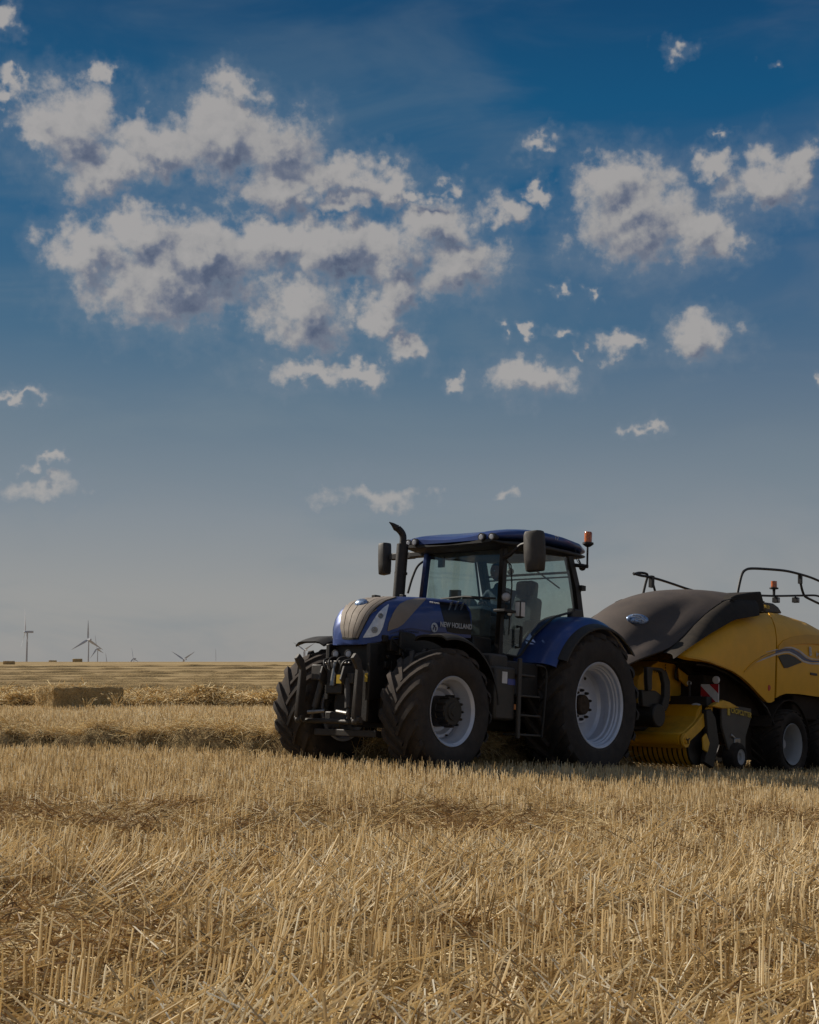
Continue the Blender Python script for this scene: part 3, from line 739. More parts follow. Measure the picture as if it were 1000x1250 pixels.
# ================================================================== TRACTOR
# local axes: x forward, y to the tractor's own left (the side we see), z up; origin on the ground under the rear axle
class Fr:
    """turns photograph pixels into points on planes or surfaces of a vehicle, in its own axes"""
    def __init__(s, m):
        s.mi = np.array(m.inverted()); s.o = (s.mi @ np.array([0, 0, EYE, 1]))[:3]; s.R = s.mi[:3, :3]
    def d(s, p): return s.R @ ray(*p)
    def pl(s, p, ax, val):
        d = s.d(p); return Vector(s.o + d * ((val - s.o[ax]) / d[ax]))
    def hit(s, p, bvh, fall=(1, .5)):
        d = Vector(s.d(p)).normalized(); h, n, i, dist = bvh.ray_cast(Vector(s.o), d)
        if h is None:
            h, n, i, dist = bvh.find_nearest(s.pl(p, *fall))
        if n.dot(d) > 0: n = -n
        return h, n
TF, BF = Fr(TM), Fr(BM)
def resample(pts, n):
    P = [np.array(p, float) for p in pts]; L = [0]
    for a, b in zip(P, P[1:]): L.append(L[-1] + np.linalg.norm(b - a))
    out = []
    for k in range(n):
        t = L[-1] * k / (n - 1); i = max(0, min(len(P) - 2, int(np.searchsorted(L, t, 'right') - 1))); f = (t - L[i]) / (L[i + 1] - L[i] + 1e-9)
        out.append(P[i] * (1 - f) + P[i + 1] * f)
    return out
def patch(fr, A, B, nu, nv, bvh=None, plane=None):
    """grid of points between two pixel polylines laid on a surface"""
    a, b = resample(A, nu), resample(B, nu); P = []; N = []
    for i in range(nu):
        rp = []; rn = []
        for j in range(nv):
            t = j / (nv - 1); px = a[i] * (1 - t) + b[i] * t
            if bvh: h, n = fr.hit(px, bvh)
            else: h = fr.pl(px, *plane); n = Vector((0, 0, 0)); n[plane[0]] = 1
            rp.append(h); rn.append(n)
        P.append(rp); N.append(rn)
    return P, N
def mirror(P, N): return [[Vector((p.x, -p.y, p.z)) for p in r_] for r_ in P], [[Vector((n.x, -n.y, n.z)) for n in r_] for r_ in N]
def bvh_of(me):
    bm = bmesh.new(); bm.from_mesh(me); bmesh.ops.triangulate(bm, faces=bm.faces); t = BVHTree.FromBMesh(bm); bm.free(); return t

def tyre_mesh(Ro, Rr, W, lugs, lug_h, lug_w, slope, nseg=72):
    mb = MB(); h = W / 2; Rc = Ro - lug_h
    half = [(Rr - .015, h * .70), (Rr + .012, h * .80), (Rr + .05, h * .93), (Rr + (Rc - Rr) * .45, h * 1.0), (Rr + (Rc - Rr) * .72, h * .985), (Rc - .035, h * .93), (Rc - .012, h * .84), (Rc, h * .6), (Rc + .006, 0)]
    prof = half + [(r, -y) for r, y in half[-2::-1]]
    mb.lathe(prof, nseg)
    for sd_ in (1, -1):
        for k in range(lugs):
            a0 = 2 * PI * (k + (.5 if sd_ < 0 else 0)) / lugs; rows = []
            ts = [-.06, .15, .4, .65, .88, 1.0, 1.03]
            for t in ts:
                y = t * h * .96; ang = a0 + slope * (max(t, 0) ** .85 if t > 0 else t)
                w_ = lug_w * (.62 + .42 * t) / 2
                topr = Ro - .018 * max(t, 0) ** 3 if t < .95 else (Ro - .03 if t < 1.01 else Ro - lug_h * 1.35)
                botr = Rc - .02 if t < .95 else (Rc - .03 if t < 1.01 else Ro - lug_h * 1.6)
                # across the bar: mostly along the rolling direction, skewed at its inner end
                c = []
                for (dw, rr) in ((-w_ * 1.25, botr), (-w_ * .8, topr), (w_ * .8, topr), (w_ * 1.25, botr)):
                    aa = ang + dw / Ro * .82; yy = y - dw * .42 * (1 if t < .9 else .3)
                    c.append((rr * math.cos(aa), sd_ * yy, rr * math.sin(aa)))
                rows.append(c)
            kk = len(mb.v); vs = [p for row in rows for p in row]; fs = []
            for i in range(len(ts) - 1):
                for j in range(3): fs.append((i * 4 + j, i * 4 + j + 1, i * 4 + 5 + j, i * 4 + 4 + j))
            fs.append((0, 1, 2, 3)); e = (len(ts) - 1) * 4; fs.append((e + 3, e + 2, e + 1, e))
            mb.add(vs, fs)
    return mb.mesh('tyre', 32)
def wheel(root, x, y, z, side, tyre, rim_prof, disc_prof, m_rim, extra, rot=0, steer=0, tm='rubber'):
    mt = Matrix.Translation((x, y, z)) @ Matrix.Rotation((0 if side > 0 else PI) + steer, 4, 'Z')
    e = MB().lathe(rim_prof, 64).lathe(disc_prof, 64).build('wheel', m_rim, root, 30, mtx=mt)
    t = link('tyre', tyre, e)
    if not tyre.materials: tyre.materials.append(M(tm))
    t.rotation_euler = (0, rot, 0)
    if side < 0: t.matrix_local = Matrix.Rotation(PI, 4, 'Z') @ Matrix.Rotation(rot, 4, 'Y')
    extra(e)
    return e

def build_tractor():
    T = empty('tractor', TM)
    tag(T, 'dark blue farm tractor with black cab frame and silver wheel rims, towing the yellow baler', 'tractor')
    # ---------------- wheels
    rear_t = tyre_mesh(.955, .535, .66, 19, .062, .10, .42)
    front_t = tyre_mesh(.735, .385, .56, 18, .045, .09, .50)
    rp = [(.515, -.30), (.555, -.295), (.535, -.27), (.50, -.24), (.49, -.05), (.475, .02), (.475, .10), (.488, .13), (.498, .18), (.512, .20), (.528, .225), (.534, .255), (.556, .275), (.562, .285), (.556, .292), (.545, .290), (.522, .272), (.518, .238), (.496, .226), (.494, .205), (.474, .195), (.472, .150), (.452, .135), (.448, .09), (.462, .07), (.462, .02), (.478, -.06)]
    dp = [(0, -.02), (.17, -.02), (.24, -.015), (.26, -.045), (.33, -.06), (.43, -.04), (.468, .00)]
    def rear_extra(e):
        MB().lathe([(.0, .05), (.12, .05), (.132, .035), (.135, -.02)], 28).build('hub_cap', 'rust', e)
        for k in range(10):
            a = 2 * PI * (k + .5) / 10; MB().lathe([(0, .035), (.013, .035), (.022, .01), (.022, -.03)], 6, (.19 * math.cos(a), 0, .19 * math.sin(a))).build('bolt', 'dark_metal', e)
        for k in range(2):
            a = R(-68 + 180 * k); MB().lathe([(0, -.052), (.026, -.052), (.026, -.058)], 12, (.385 * math.cos(a), 0.006, .385 * math.sin(a))).build('disc_hole', 'black_plastic', e)
        MB().tube([(.535 * math.cos(.1), .20, .5 * math.sin(.1)), (.47, .17, .12)], .008, 6).build('valve', 'steel', e)
    for sd_ in (1, -1): wheel(T, 0, sd_ * .945, .94, sd_, rear_t, rp, dp, 'rim_silver', rear_extra, .13 * sd_)
    fp = [(.37, -.26), (.40, -.255), (.38, -.23), (.35, -.2), (.34, -.05), (.335, .05), (.338, .10), (.35, .13), (.362, .15), (.370, .19), (.376, .215), (.402, .235), (.407, .243), (.402, .25), (.395, .246), (.366, .222), (.36, .195), (.35, .16), (.338, .14), (.326, .11), (.318, .09), (.322, .05), (.33, -.04)]
    fd = [(0, .0), (.2, .0), (.235, .01), (.27, .055), (.30, .06), (.328, .04)]
    def front_extra(e):
        MB().lathe([(.0, .27), (.05, .27), (.055, .262), (.10, .262), (.105, .25), (.155, .25), (.168, .235), (.17, .13), (.178, .12), (.18, -.02)], 32).build('planetary_hub', 'dark_metal', e)
        for k in range(12):
            a = 2 * PI * k / 12; MB().lathe([(0, .262), (.012, .262), (.018, .245), (.018, .13)], 6, (.172 * math.cos(a), 0, .172 * math.sin(a))).build('bolt', 'dark_metal', e)
        for k in range(8):
            a = 2 * PI * (k + .5) / 8; MB().lathe([(0, .085), (.012, .085), (.012, .04)], 6, (.295 * math.cos(a), 0, .295 * math.sin(a))).build('rim_bolt', 'black_plastic', e)
    for sd_ in (1, -1): wheel(T, 2.88, sd_ * .875, .72, sd_, front_t, fp, fd, 'rim_silver', front_extra, .05 * sd_)
    # ---------------- hood
    xs = [1.80, 2.0, 2.3, 2.6, 2.85, 3.05, 3.2, 3.32, 3.42, 3.49, 3.54, 3.565]
    zt = [2.155, 2.15, 2.135, 2.115, 2.09, 2.06, 2.025, 1.98, 1.91, 1.82, 1.71, 1.60]
    hw = [.50, .50, .50, .495, .485, .46, .42, .385, .345, .295, .23, .13]
    zb = [1.67, 1.66, 1.645, 1.63, 1.60, 1.56, 1.53, 1.50, 1.475, 1.455, 1.445, 1.44]
    def hood_pt(s_, th):
        x = np.interp(s_, range(len(xs)), xs); a = np.interp(s_, range(len(xs)), hw); t_ = np.interp(s_, range(len(xs)), zt); b = np.interp(s_, range(len(xs)), zb)
        nn = 3.6; c, s2 = math.cos(th), math.sin(th)
        y = a * math.copysign(abs(c) ** (2 / nn), c) * (1 - .05 * (1 - abs(s2)) ** 2); z = b + (t_ - b) * abs(s2) ** (2 / nn)
        return Vector((x, y, z))
    P = [[hood_pt((len(xs) - 1) * (1 - (1 - i / 44) ** 1.25), PI * j / 36) for j in range(37)] for i in range(45)]
    hood = MB().grid(P)
    hood.add([tuple(P[-1][j]) for j in range(37)], [tuple(range(37))])
    hood.add([tuple(P[0][j]) for j in range(37)], [tuple(range(37))])
    me = hood.mesh('hood', 50); bv = bvh_of(me)
    ho = link('hood', me, T, 'blue_paint')
    def hp(name, A, B, m, nu=14, nv=5, off=.006, both=True, thick=.02, parent=None, frame=True):
        P_, N_ = patch(TF, A, B, nu, nv, bv); o = MB().slab(P_, N_, -thick, off).build(name, m, parent or ho, 40)
        if both:
            P2, N2 = mirror(P_, N_); MB().slab(P2, N2, -thick, off).build(name, m, parent or ho, 40)
        return o
    hp('side_intake', [(473, 770), (474, 762), (480, 748), (487, 738), (497, 733), (508, 731), (519, 731)], [(473.5, 770.5), (480, 768), (486, 766), (492, 762), (499, 754), (508, 744), (520, 732)], 'mesh_grey', 16, 6, .008)
    hl = hp('headlight', [(443.5, 777.5), (448, 770), (454, 760), (461, 749), (467, 743), (474, 738)], [(443.5, 778.5), (454, 778), (462.5, 775), (467, 766), (470, 755), (474.5, 739)], 'lamp_glass', 14, 6, .009)
    for (px, py_, r_) in ((457, 769, 3.6), (464.5, 752, 3.0)):
        h, n = TF.hit((px, py_), bv); 
        mt = Matrix.Translation(h) @ n.to_track_quat('Y', 'Z').to_matrix().to_4x4(); k = r_ / 104
        MB().lathe([(k * .85, .018), (k * 1.05, .018), (k * 1.1, .004)], 20).lathe([(0, .014), (k * .5, .012), (k * .6, .016)], 14).build('headlight_ring', 'steel', hl, mtx=mt)
    # grille: ribbed panels between dark grooves, from the bumper up over the bonnet
    def gx(t, u):                                        # u across 0..1 (far to near), t along 0 (bottom) .. 1 (top)
        L = resample([(419, 778.5), (416, 765), (418, 748), (424, 738), (433, 732), (446, 728.6)], 21)
        Rr_ = resample([(437.5, 778.8), (444, 765), (452, 750), (460, 741), (471, 733.5), (484, 729.5)], 21)
        i = t * 20; k = min(int(i), 19); f = i - k; a = L[k] * (1 - f) + L[k + 1] * f; b = Rr_[k] * (1 - f) + Rr_[k + 1] * f
        return a * (1 - u) + b * u
    cuts = [0, .165, .385, .62, .84, 1.0]
    for k in range(5):
        u0, u1 = cuts[k] + (.012 if k else 0), cuts[k + 1] - .012; P_ = []; N_ = []
        for i in range(22):
            rp_, rn_ = [], []
            for j in range(5):
                u = u0 + (u1 - u0) * j / 4
                h, n = TF.hit(gx(i / 21, u), bv); rp_.append(h); rn_.append(n)
            P_.append(rp_); N_.append(rn_)
        MB().slab(P_, N_, -.01, .012).build('grille_panel', 'mesh_grey', ho, 40)
    P_, N_ = patch(TF, [gx(i / 20, -.03) for i in range(21)], [gx(i / 20, 1.03) for i in range(21)], 22, 14, bv)
    MB().slab(P_, N_, -.01, .003).build('grille_frame', 'black_plastic', ho, 40)
    hp('grille_lip', [(418, 777.5), (428, 778.5), (438, 778)], [(419, 780.5), (428, 781), (437.5, 780.5)], 'black_plastic', 8, 3, .012, False)
    # badge on the nose
    h, n = TF.hit((441.5, 737), bv); n = (n + Vector((.7, .1, 0))).normalized(); mt = Matrix.Translation(h) @ n.to_track_quat('Y', 'Z').to_matrix().to_4x4()
    bd = MB().ball((0, .012, 0), .088, 20, (1.05, .42, .72)).build('badge', 'badge_blue', ho, mtx=mt)
    MB().tube([(-.035, .034, -.01), (-.01, .04, .022), (.03, .034, .026)], .006, 5).tube([(-.03, .034, -.024), (0, .04, 0), (.038, .032, .006)], .006, 5).build('badge_leaf', 'badge_white', bd)
    # black rear part of the side, lettering and trims
    hp('side_decal', [(534, 728.8), (545, 729.8), (560, 731.5), (571, 734), (575, 739)], [(546, 771), (554, 773), (563, 774), (571, 774.5), (577, 775)], 'black_gloss', 12, 8, .005)
    for k in range(3):
        x0 = 546.5 + k * 7.2
        hp('vent_fin', [(x0, 745), (x0 + 2, 740), (x0 + 4, 736), (x0 + 6.5, 733.5)], [(x0 + 1.2, 745.4), (x0 + 3.6, 741), (x0 + 5.5, 737.5), (x0 + 7, 735)], 'steel', 6, 3, .014)
    hp('side_decal_line', [(476, 773), (500, 766), (530, 771), (545, 772)], [(476, 774), (500, 768), (530, 773.5), (545, 774)], 'stripe_blue', 14, 2, .0045)
    hp('bumper', [(410, 779.5), (415, 780.5), (428, 782), (440, 782), (452, 780.5), (464, 777.5)], [(411, 785.5), (416, 787), (428, 788.2), (440, 788), (452, 786), (466, 782)], 'blue_paint', 16, 4, .016, False)
    def text(s_, p, hgt, m, fr=TF, plane=(1, .515), par=ho, name='lettering', sx=1., ang=0., bold=0.0):
        cu = bpy.data.curves.new(name, 'FONT'); cu.body = s_; cu.size = hgt; cu.extrude = .002; cu.offset = bold; cu.align_y = 'BOTTOM'; cu.space_character = 1.05
        o = bpy.data.objects.new(name, cu); COL.objects.link(o); cu.materials.append(M(m))
        c = fr.pl(p, *plane); mm = Matrix(((-1, 0, 0, c.x), (0, 0, 1, c.y), (0, 1, 0, c.z), (0, 0, 0, 1)))
        ml = mm @ Matrix.Rotation(ang, 4, 'Z') @ Matrix.Diagonal((sx, 1, 1, 1)); bpy.context.view_layer.update(); me_ = bpy.data.meshes.new_from_object(o); bpy.data.objects.remove(o)
        o = link(name, me_, par, None, mtx=ml); return o
    text('NEW HOLLAND', (537.5, 766.5), .086, 'white_print', sx=.95, ang=R(2), bold=.002)
    text('BLUE POWER', (524.5, 736.5), .030, 'white_print', sx=1.0, plane=(1, .49))
    text('AUTO COMMAND', (487, 771), .036, 'dark_print', sx=1.15, plane=(1, .508))
    h, n = TF.hit((530, 766), bv); mt = Matrix.Translation(h + n * .004) @ n.to_track_quat('Y', 'Z').to_matrix().to_4x4()
    sg = MB().lathe([(0, .006), (.058, .006), (.06, 0)], 24).build('roundel', 'badge_white', ho, mtx=mt)
    MB().tube([(.03, .008, -.03), (.02, .009, 0), (-.0, .009, .03)], .008, 5).tube([(-.02, .008, -.035), (-.02, .009, 0), (.0, .009, .01), (.03, .008, .03)], .008, 5).build('roundel_leaf', 'stripe_blue', sg, mtx=Matrix.Identity(4))
    # mirror-black camera bracket shape seen on the blue side
    MB().box((3.02, -.03, 2.04), (3.12, .03, 2.085)).box((2.7, .1, 2.08), (2.76, .16, 2.125)).build('hood_catch', 'black_plastic', ho, bevel=.004)
    # ---------------- chassis, engine, axles
    c = MB()
    c.box((1.5, -.34, .62), (3.25, .34, 1.66)).box((-.45, -.32, .55), (1.6, .32, 1.35)).box((3.0, -.28, .55), (3.42, .28, 1.46)).box((2.0, -.46, 1.35), (3.1, .46, 1.64)).box((3.2, -.36, 1.2), (3.40, .36, 1.48))
    c.build('chassis', 'dark_metal', T, bevel=.02)
    a = MB().tube([(2.88, -.78, .72), (2.88, .78, .72)], .11, 16).box((2.72, -.3, .5), (3.06, .3, .9)).tube([(2.70, -.7, .74), (2.70, .7, .74)], .03, 8); a.build('front_axle', 'dark_metal', T)
    MB().tube([(0, -.75, .94), (0, .75, .94)], [.2, .2], 16).lathe([(.3, -.3), (.34, -.2), (.34, .2), (.3, .3)], 24, (0, 0, .94)).build('rear_axle', 'dark_metal', T)
    # engine bits under the hood
    e = MB()
    random.seed(21)
    for k in range(46):
        x, z = U(1.95, 3.4), U(.85, 1.62); s_ = U(.02, .075); e.box((x - s_, .32, z - s_), (x + s_, .32 + U(.04, .15), z + s_))
    e.build('engine_parts', 'dark_metal', T, bevel=.008)
    for k in range(9):
        x0, z0 = U(2.0, 3.3), U(1.0, 1.6)
        MB().tube(catmull([(x0, .42, z0), (x0 + U(-.2, .2), .47, z0 - U(.05, .25)), (x0 + U(-.4, .4), .44, z0 - U(.1, .5)), (x0 + U(-.4, .4), .36, z0 - U(.2, .6))], 5), .013, 6).build('hose', 'black_plastic', T)
    # side plates hanging below the hood near the nose
    MB().prism([(3.52, 1.46), (3.28, 1.50), (3.05, 1.56), (3.05, 1.20), (3.2, .85), (3.50, .80)], 'y', .30, .36).prism([(3.52, 1.46), (3.28, 1.50), (3.05, 1.56), (3.05, 1.20), (3.2, .85), (3.50, .80)], 'y', -.36, -.30).build('support_plate', 'dark_metal', T, bevel=.01)
    # ---------------- front fenders (thin black arcs)
    def arc_fender(cx, cz, r_, a0, a1, y0, y1, name, m, lip=.05, th=.012, n=22, sag=.0):
        P_ = []; N_ = []
        for i in range(n):
            a = a0 + (a1 - a0) * i / (n - 1); rp_, rn_ = [], []
            for j in range(9):
                u = j / 8; y = y0 + (y1 - y0) * u; e_ = abs(2 * u - 1); rr = r_ - lip * max(0, e_ - .55) / .45 * max(0, e_ - .55) / .45 - sag * u
                rp_.append(Vector((cx + rr * math.cos(a), y, cz + rr * math.sin(a)))); rn_.append(Vector((math.cos(a), 0, math.sin(a))))
            P_.append(rp_); N_.append(rn_)
        return MB().slab(P_, N_, -th, th)
    for sd_ in (1, -1):
        f = arc_fender(2.88, .72, .885, (R(76) if sd_ > 0 else R(63)), R(172), sd_ * .66, sd_ * 1.15, 'f', 0, .05).build('front_fender', 'black_plastic', T, 50)
        MB().tube([(2.6, sd_ * .4, 1.1), (2.45, sd_ * .7, 1.35), (2.5, sd_ * .85, 1.5)], .025, 8).build('fender_bracket', 'dark_metal', f)
    # ---------------- rear fenders
    def rear_f(sd_):
        P_ = []; N_ = []
        for i in range(30):
            t = i / 29; a = R(24) + R(112) * t; rp_, rn_ = [], []
            for j in range(13):
                u = j / 12; y = .60 + .59 * u
                rr = 1.155 - .03 * u * u - .085 * max(0, u - .72) ** 2 / .078 * 1.0
                if t < .18: rr = rr + (.18 - t) * .12 * (1 - u)
                p = Vector((rr * math.cos(a), sd_ * y, .94 + rr * math.sin(a))); rp_.append(p); rn_.append(Vector((math.cos(a), sd_ * .25 * u, math.sin(a))))
            P_.append(rp_); N_.append(rn_)
        o = MB().slab(P_, N_, -.012, .012).build('rear_fender', 'blue_paint', T, 50)
        P_ = []; N_ = []
        for i in range(30):
            a = R(30) + R(106) * i / 29; rp_, rn_ = [], []
            for j in range(7):
                u = j / 6; y = 1.17 + .13 * u; rr = 1.05 - .05 * u ** 2; rp_.append(Vector((rr * math.cos(a), sd_ * y, .94 + rr * math.sin(a)))); rn_.append(Vector((math.cos(a), 0, math.sin(a))))
            P_.append(rp_); N_.append(rn_)
        MB().slab(P_, N_, -.012, .012).build('fender_extension', 'black_plastic', o, 50)
        # inner wall of the fender
        pts = [(1.10 * math.cos(R(20 + 120 * k / 16)), .94 + 1.12 * math.sin(R(20 + 120 * k / 16))) for k in range(17)]
        MB().prism([(.95, 1.15), *pts, (-.75, 1.15)], 'y', sd_ * .575, sd_ * .60).build('fender_wall', 'black_plastic', o)
        return o
    rf = rear_f(1); rear_f(-1)
    # dark seal line along the inner front edge of the near fender
    MB().tube([(1.165 * math.cos(R(k)), .60, .94 + 1.17 * math.sin(R(k))) for k in range(22, 92, 5)], .018, 8).build('fender_seal', 'black_plastic', rf)
    # ---------------- cab
    zf = 1.46
    cab = MB().box((-.10, -.60, 1.18), (1.62, .60, 1.50)).box((1.40, -.50, 1.4), (1.78, .50, 1.70)).build('cab_floor', 'black_plastic', T, bevel=.02)
    A0, A1 = (1.47, .66, zf), (1.40, .64, 2.86)           # front pillar foot, head
    C0, C1 = (-.02, .80, 2.05), (.16, .78, 2.92)
    def pillar(pts, w, d, m, name='pillar', lab=None):
        mb = MB()
        for i in range(len(pts) - 1):
            p, q_ = Vector(pts[i]), Vector(pts[i + 1]); k = len(mb.v); vs = []
            for s_ in (p, q_):
                for dx, dy in ((-w, -d), (w, -d), (w, d), (-w, d)): vs.append(s_ + Vector((dx / 2, dy / 2, 0)))
            mb.add(vs, [(0, 1, 2, 3), (7, 6, 5, 4), (0, 4, 5, 1), (1, 5, 6, 2), (2, 6, 7, 3), (3, 7, 4, 0)])
        o = mb.build(name, m, T, 30, bevel=.012)
        if lab: o['label'] = lab
        return o
    for sd_ in (1, -1):
        pillar([(A0[0], sd_ * A0[1], zf), ((A0[0] + A1[0]) / 2 + .02, sd_ * .665, 2.1), (A1[0], sd_ * A1[1], A1[2])], .085, .07, 'black_plastic' if sd_ > 0 else 'blue_paint')
        pillar([(-.22, sd_ * .74, 2.0), (-.06, sd_ * .76, 2.5), (.12, sd_ * .74, 2.96)], .13, .09, 'black_plastic')
        pillar([(-.16, sd_ * .75, 1.3), (-.22, sd_ * .74, 2.06)], .12, .10, 'black_plastic')
        MB().box((-.2, sd_ * .74 - .03, 2.04), (.06, sd_ * .74 + .06, 2.22)).build('hinge', 'grey_plastic', T, bevel=.02)
    # glass
    def pane(name, quad, th=.006, par=T, n=6, bulge=0.):
        a, b, c_, d = [Vector(p) for p in quad]; P_ = []; N_ = []; nn = (b - a).cross(d - a).normalized()
        for i in range(n + 1):
            r1 = []; r2 = []
            for j in range(n + 1):
                u, v = i / n, j / n; p = (a * (1 - u) + b * u) * (1 - v) + (d * (1 - u) + c_ * u) * v
                p = p + nn * bulge * 4 * u * (1 - u); r1.append(p); r2.append(nn)
            P_.append(r1); N_.append(r2)
        return MB().slab(P_, N_, 0, th).build(name, 'cab_glass', par, 60)
    pane('windscreen', [(1.43, -.62, 1.72), (1.43, .62, 1.72), (1.37, .60, 2.83), (1.37, -.60, 2.83)], bulge=.06)
    pane('rear_window', [(-.2, .70, 2.0), (-.2, -.70, 2.0), (.05, -.70, 2.9), (.05, .70, 2.9)])
    for sd_ in (1, -1):
        y = sd_
        # door glass: follows the fender's front curve
        dg = []
        top = [(1.37, .665, 2.80), (1.0, .735, 2.84), (.6, .765, 2.88), (.2, .775, 2.90)]
        bot = [(1.43, .68, 1.50), (1.13, .74, 1.48), (.86, .78, 1.80), (.46, .79, 2.06), (.0, .79, 2.18)]
        bot = resample(bot, 20); top = resample(top, 20)
        P_ = [[Vector((a[0] * (1 - k / 6) + b[0] * k / 6, (a[1] * (1 - k / 6) + b[1] * k / 6 + .015 * math.sin(PI * k / 6)) * y, a[2] * (1 - k / 6) + b[2] * k / 6)) for k in range(7)] for a, b in zip(bot, top)]
        N_ = [[Vector((0, y, 0))] * 7 for _ in P_]
        dr = MB().slab(P_, N_, 0, .006).build('door', 'cab_glass', T, 60)
        fr_pts = [tuple(np.array(p) * (1, y, 1)) for p in (bot + top[::-1])]
        MB().tube([Vector(p) for p in fr_pts] + [Vector(fr_pts[0])], .016, 6).build('door_frame', 'black_plastic', dr)
        MB().tube([(1.22, y * .74, 1.60), (1.20, y * .80, 1.60), (1.20, y * .81, 1.86), (1.22, y * .75, 1.86)], .02, 8).build('door_handle', 'black_plastic', dr)
    # front wiper / dash line across the screen
    MB().tube([(1.50, -.30, 2.22), (1.50, .1, 2.24), (1.49, .60, 2.20)], .014, 6).build('wiper', 'black_plastic', T)
    MB().box((1.2, -.34, 1.7), (1.40, .34, 2.13)).build('dash', 'cab_trim', T, bevel=.05)
    # roof
    rs = [(-.42, .58, 2.98, 3.05), (-.36, .70, 2.94, 3.10), (-.1, .80, 2.90, 3.155), (.3, .84, 2.88, 3.18), (.7, .85, 2.87, 3.185), (1.05, .84, 2.86, 3.165), (1.3, .82, 2.85, 3.13), (1.5, .80, 2.84, 3.09), (1.66, .76, 2.85, 3.05), (1.74, .72, 2.88, 3.00)]
    def roof_ring(sx_, w_, z0, z1, ex=4.):
        ring = []
        for j in range(32):
            a = 2 * PI * j / 32; c_, s_ = math.cos(a), math.sin(a); y = w_ * math.copysign(abs(c_) ** (2 / ex), c_); z = (z0 + z1) / 2 + (z1 - z0) / 2 * math.copysign(abs(s_) ** (2 / (ex * .75)), s_)
            if z > (z0 + z1) / 2 and sx_ > 1.0: z -= .045 * max(0, 1 - (abs(y) / .55) ** 2) * min(1, (sx_ - 1.0) / .5)
            fw = .18 * (1 - (abs(y) / .85) ** 2) * max(0, (sx_ - .9) / .84) * 0
            ring.append(Vector((sx_ + fw, y, z)))
        return ring
    up = [roof_ring(x, w_, z0 + (z1 - z0) * .34, z1) for x, w_, z0, z1 in rs]
    def ringmesh(rings):
        mb = MB(); n = len(rings[0]); mb.grid([[r_[j] for r_ in rings] for j in range(n)], True); mb.add(rings[0], [tuple(range(n))]); mb.add(rings[-1], [tuple(range(n))[::-1]]); return mb
    rf_ = ringmesh(up).build('roof', 'blue_paint', T, 50)
    lo_ = [roof_ring(x + (.015 if k > 5 else -.0), w_ + .004, z0, z0 + (z1 - z0) * .42) for k, (x, w_, z0, z1) in enumerate(rs)]
    ringmesh(lo_).build('roof_lining', 'black_plastic', rf_, 50)
    for sd_ in (1, -1):
        for k in range(2):
            yy = sd_ * (.70 - .14 * k); zz = 2.955; xx = 1.745 - .0 + (.0 if k else -.035)
            l = MB().tube([(xx - .05, yy, zz), (xx + .035, yy, zz - .004)], .052, 16).build('work_light', 'black_plastic', rf_)
            MB().lathe([(0, .048), (.03, .046), (.042, .036)], 16, (xx - .006, yy, zz - .004), axis='x').build('lens', 'lamp_inner', l)
        MB().tube([(-.35, sd_ * .6, 2.94), (-.40, sd_ * .62, 2.86)], .012, 6).ball((-.42, sd_ * .62, 2.84), .05, 12).build('rear_work_light', 'black_plastic', rf_)
    text('T7', (677, 659.5), .075, 'white_print', plane=(1, .865), par=rf_, sx=1.1, ang=R(-3))
    # ---------------- exhaust
    ex = MB().tube([(2.0, -.60, 1.7), (1.99, -.60, 2.26), (1.96, -.60, 2.90)], .078, 20).build('exhaust', 'dark_metal', T)
    MB().tube([(1.97, -.60, 2.5), (1.97, -.60, 2.53)], .086, 20).build('clamp', 'dark_metal', ex)
    pp = catmull([(1.965, -.60, 2.88), (1.96, -.60, 3.0), (1.99, -.62, 3.07), (2.06, -.66, 3.13)], 6)
    MB().tube(pp[:-3], [.046] * len(pp[:-3]), 14).build('exhaust_pipe', 'dark_metal', ex)
    q0 = pp[-4]; MB().tube([q0, q0 + Vector((.02, -.02, .012)), q0 + Vector((.06, -.035, .045)), q0 + Vector((.11, -.06, .075))], [.046, .044, .026, .004], 14).build('exhaust_tip', 'dark_metal', ex)
    # ---------------- mirrors
    def mirror_(sd_, x, y, z, w_, h_, lab):
        mt = Matrix.Translation((x, y, z)) @ Matrix.Rotation(R(8) * sd_, 4, 'Z') @ Matrix.Rotation(R(4), 4, 'X')
        sh = MB(); rings = []
        for k, (t, sc_) in enumerate([(-.5, .55), (-.48, .8), (-.4, .95), (-.1, 1), (.3, 1), (.46, .95), (.5, .8)]):
            pass
        prof = [(-.5, .74), (-.47, .86), (-.2, 1.0), (.1, 1.02), (.42, .98), (.5, .86)]
        rows = []
        for (t, s_) in prof:
            rows.append([Vector((dx, s_ * w_ * .5 * yy, t * h_)) for dx, yy in ((-.02, -1), (.05, -1), (.10, -.7), (.12 * s_, 0), (.10, .7), (.05, 1), (-.02, 1))])
        sh.grid(rows); sh.add(rows[0], [tuple(range(7))]); sh.add(rows[-1], [tuple(range(7))]); n0 = [r_[0] for r_ in rows]; n1 = [r_[-1] for r_ in rows]
        sh.add(n0 + n1, [(i, i + 1, len(n0) + i + 1, len(n0) + i) for i in range(len(n0) - 1)])
        o = sh.build('mirror', 'grey_plastic', T, 40, bevel=.01, mtx=mt)
        MB().box((-.026, -w_ * .4, -h_ * .42), (-.021, w_ * .4, h_ * .08)).box((-.026, -w_ * .4, h_ * .11), (-.021, w_ * .4, h_ * .44)).build('mirror_glass', 'lamp_inner', o)
        return o
    mirror_(1, 1.66, 1.33, 2.735, .27, .50, '')
    mirror_(-1, 1.28, -1.50, 2.84, .18, .44, '')
    MB().tube([(1.42, .66, 2.72), (1.50, .80, 2.74), (1.62, 1.08, 2.84), (1.64, 1.24, 2.87)], [.035, .03, .022, .02], 8).build('mirror_arm', 'black_plastic', T)
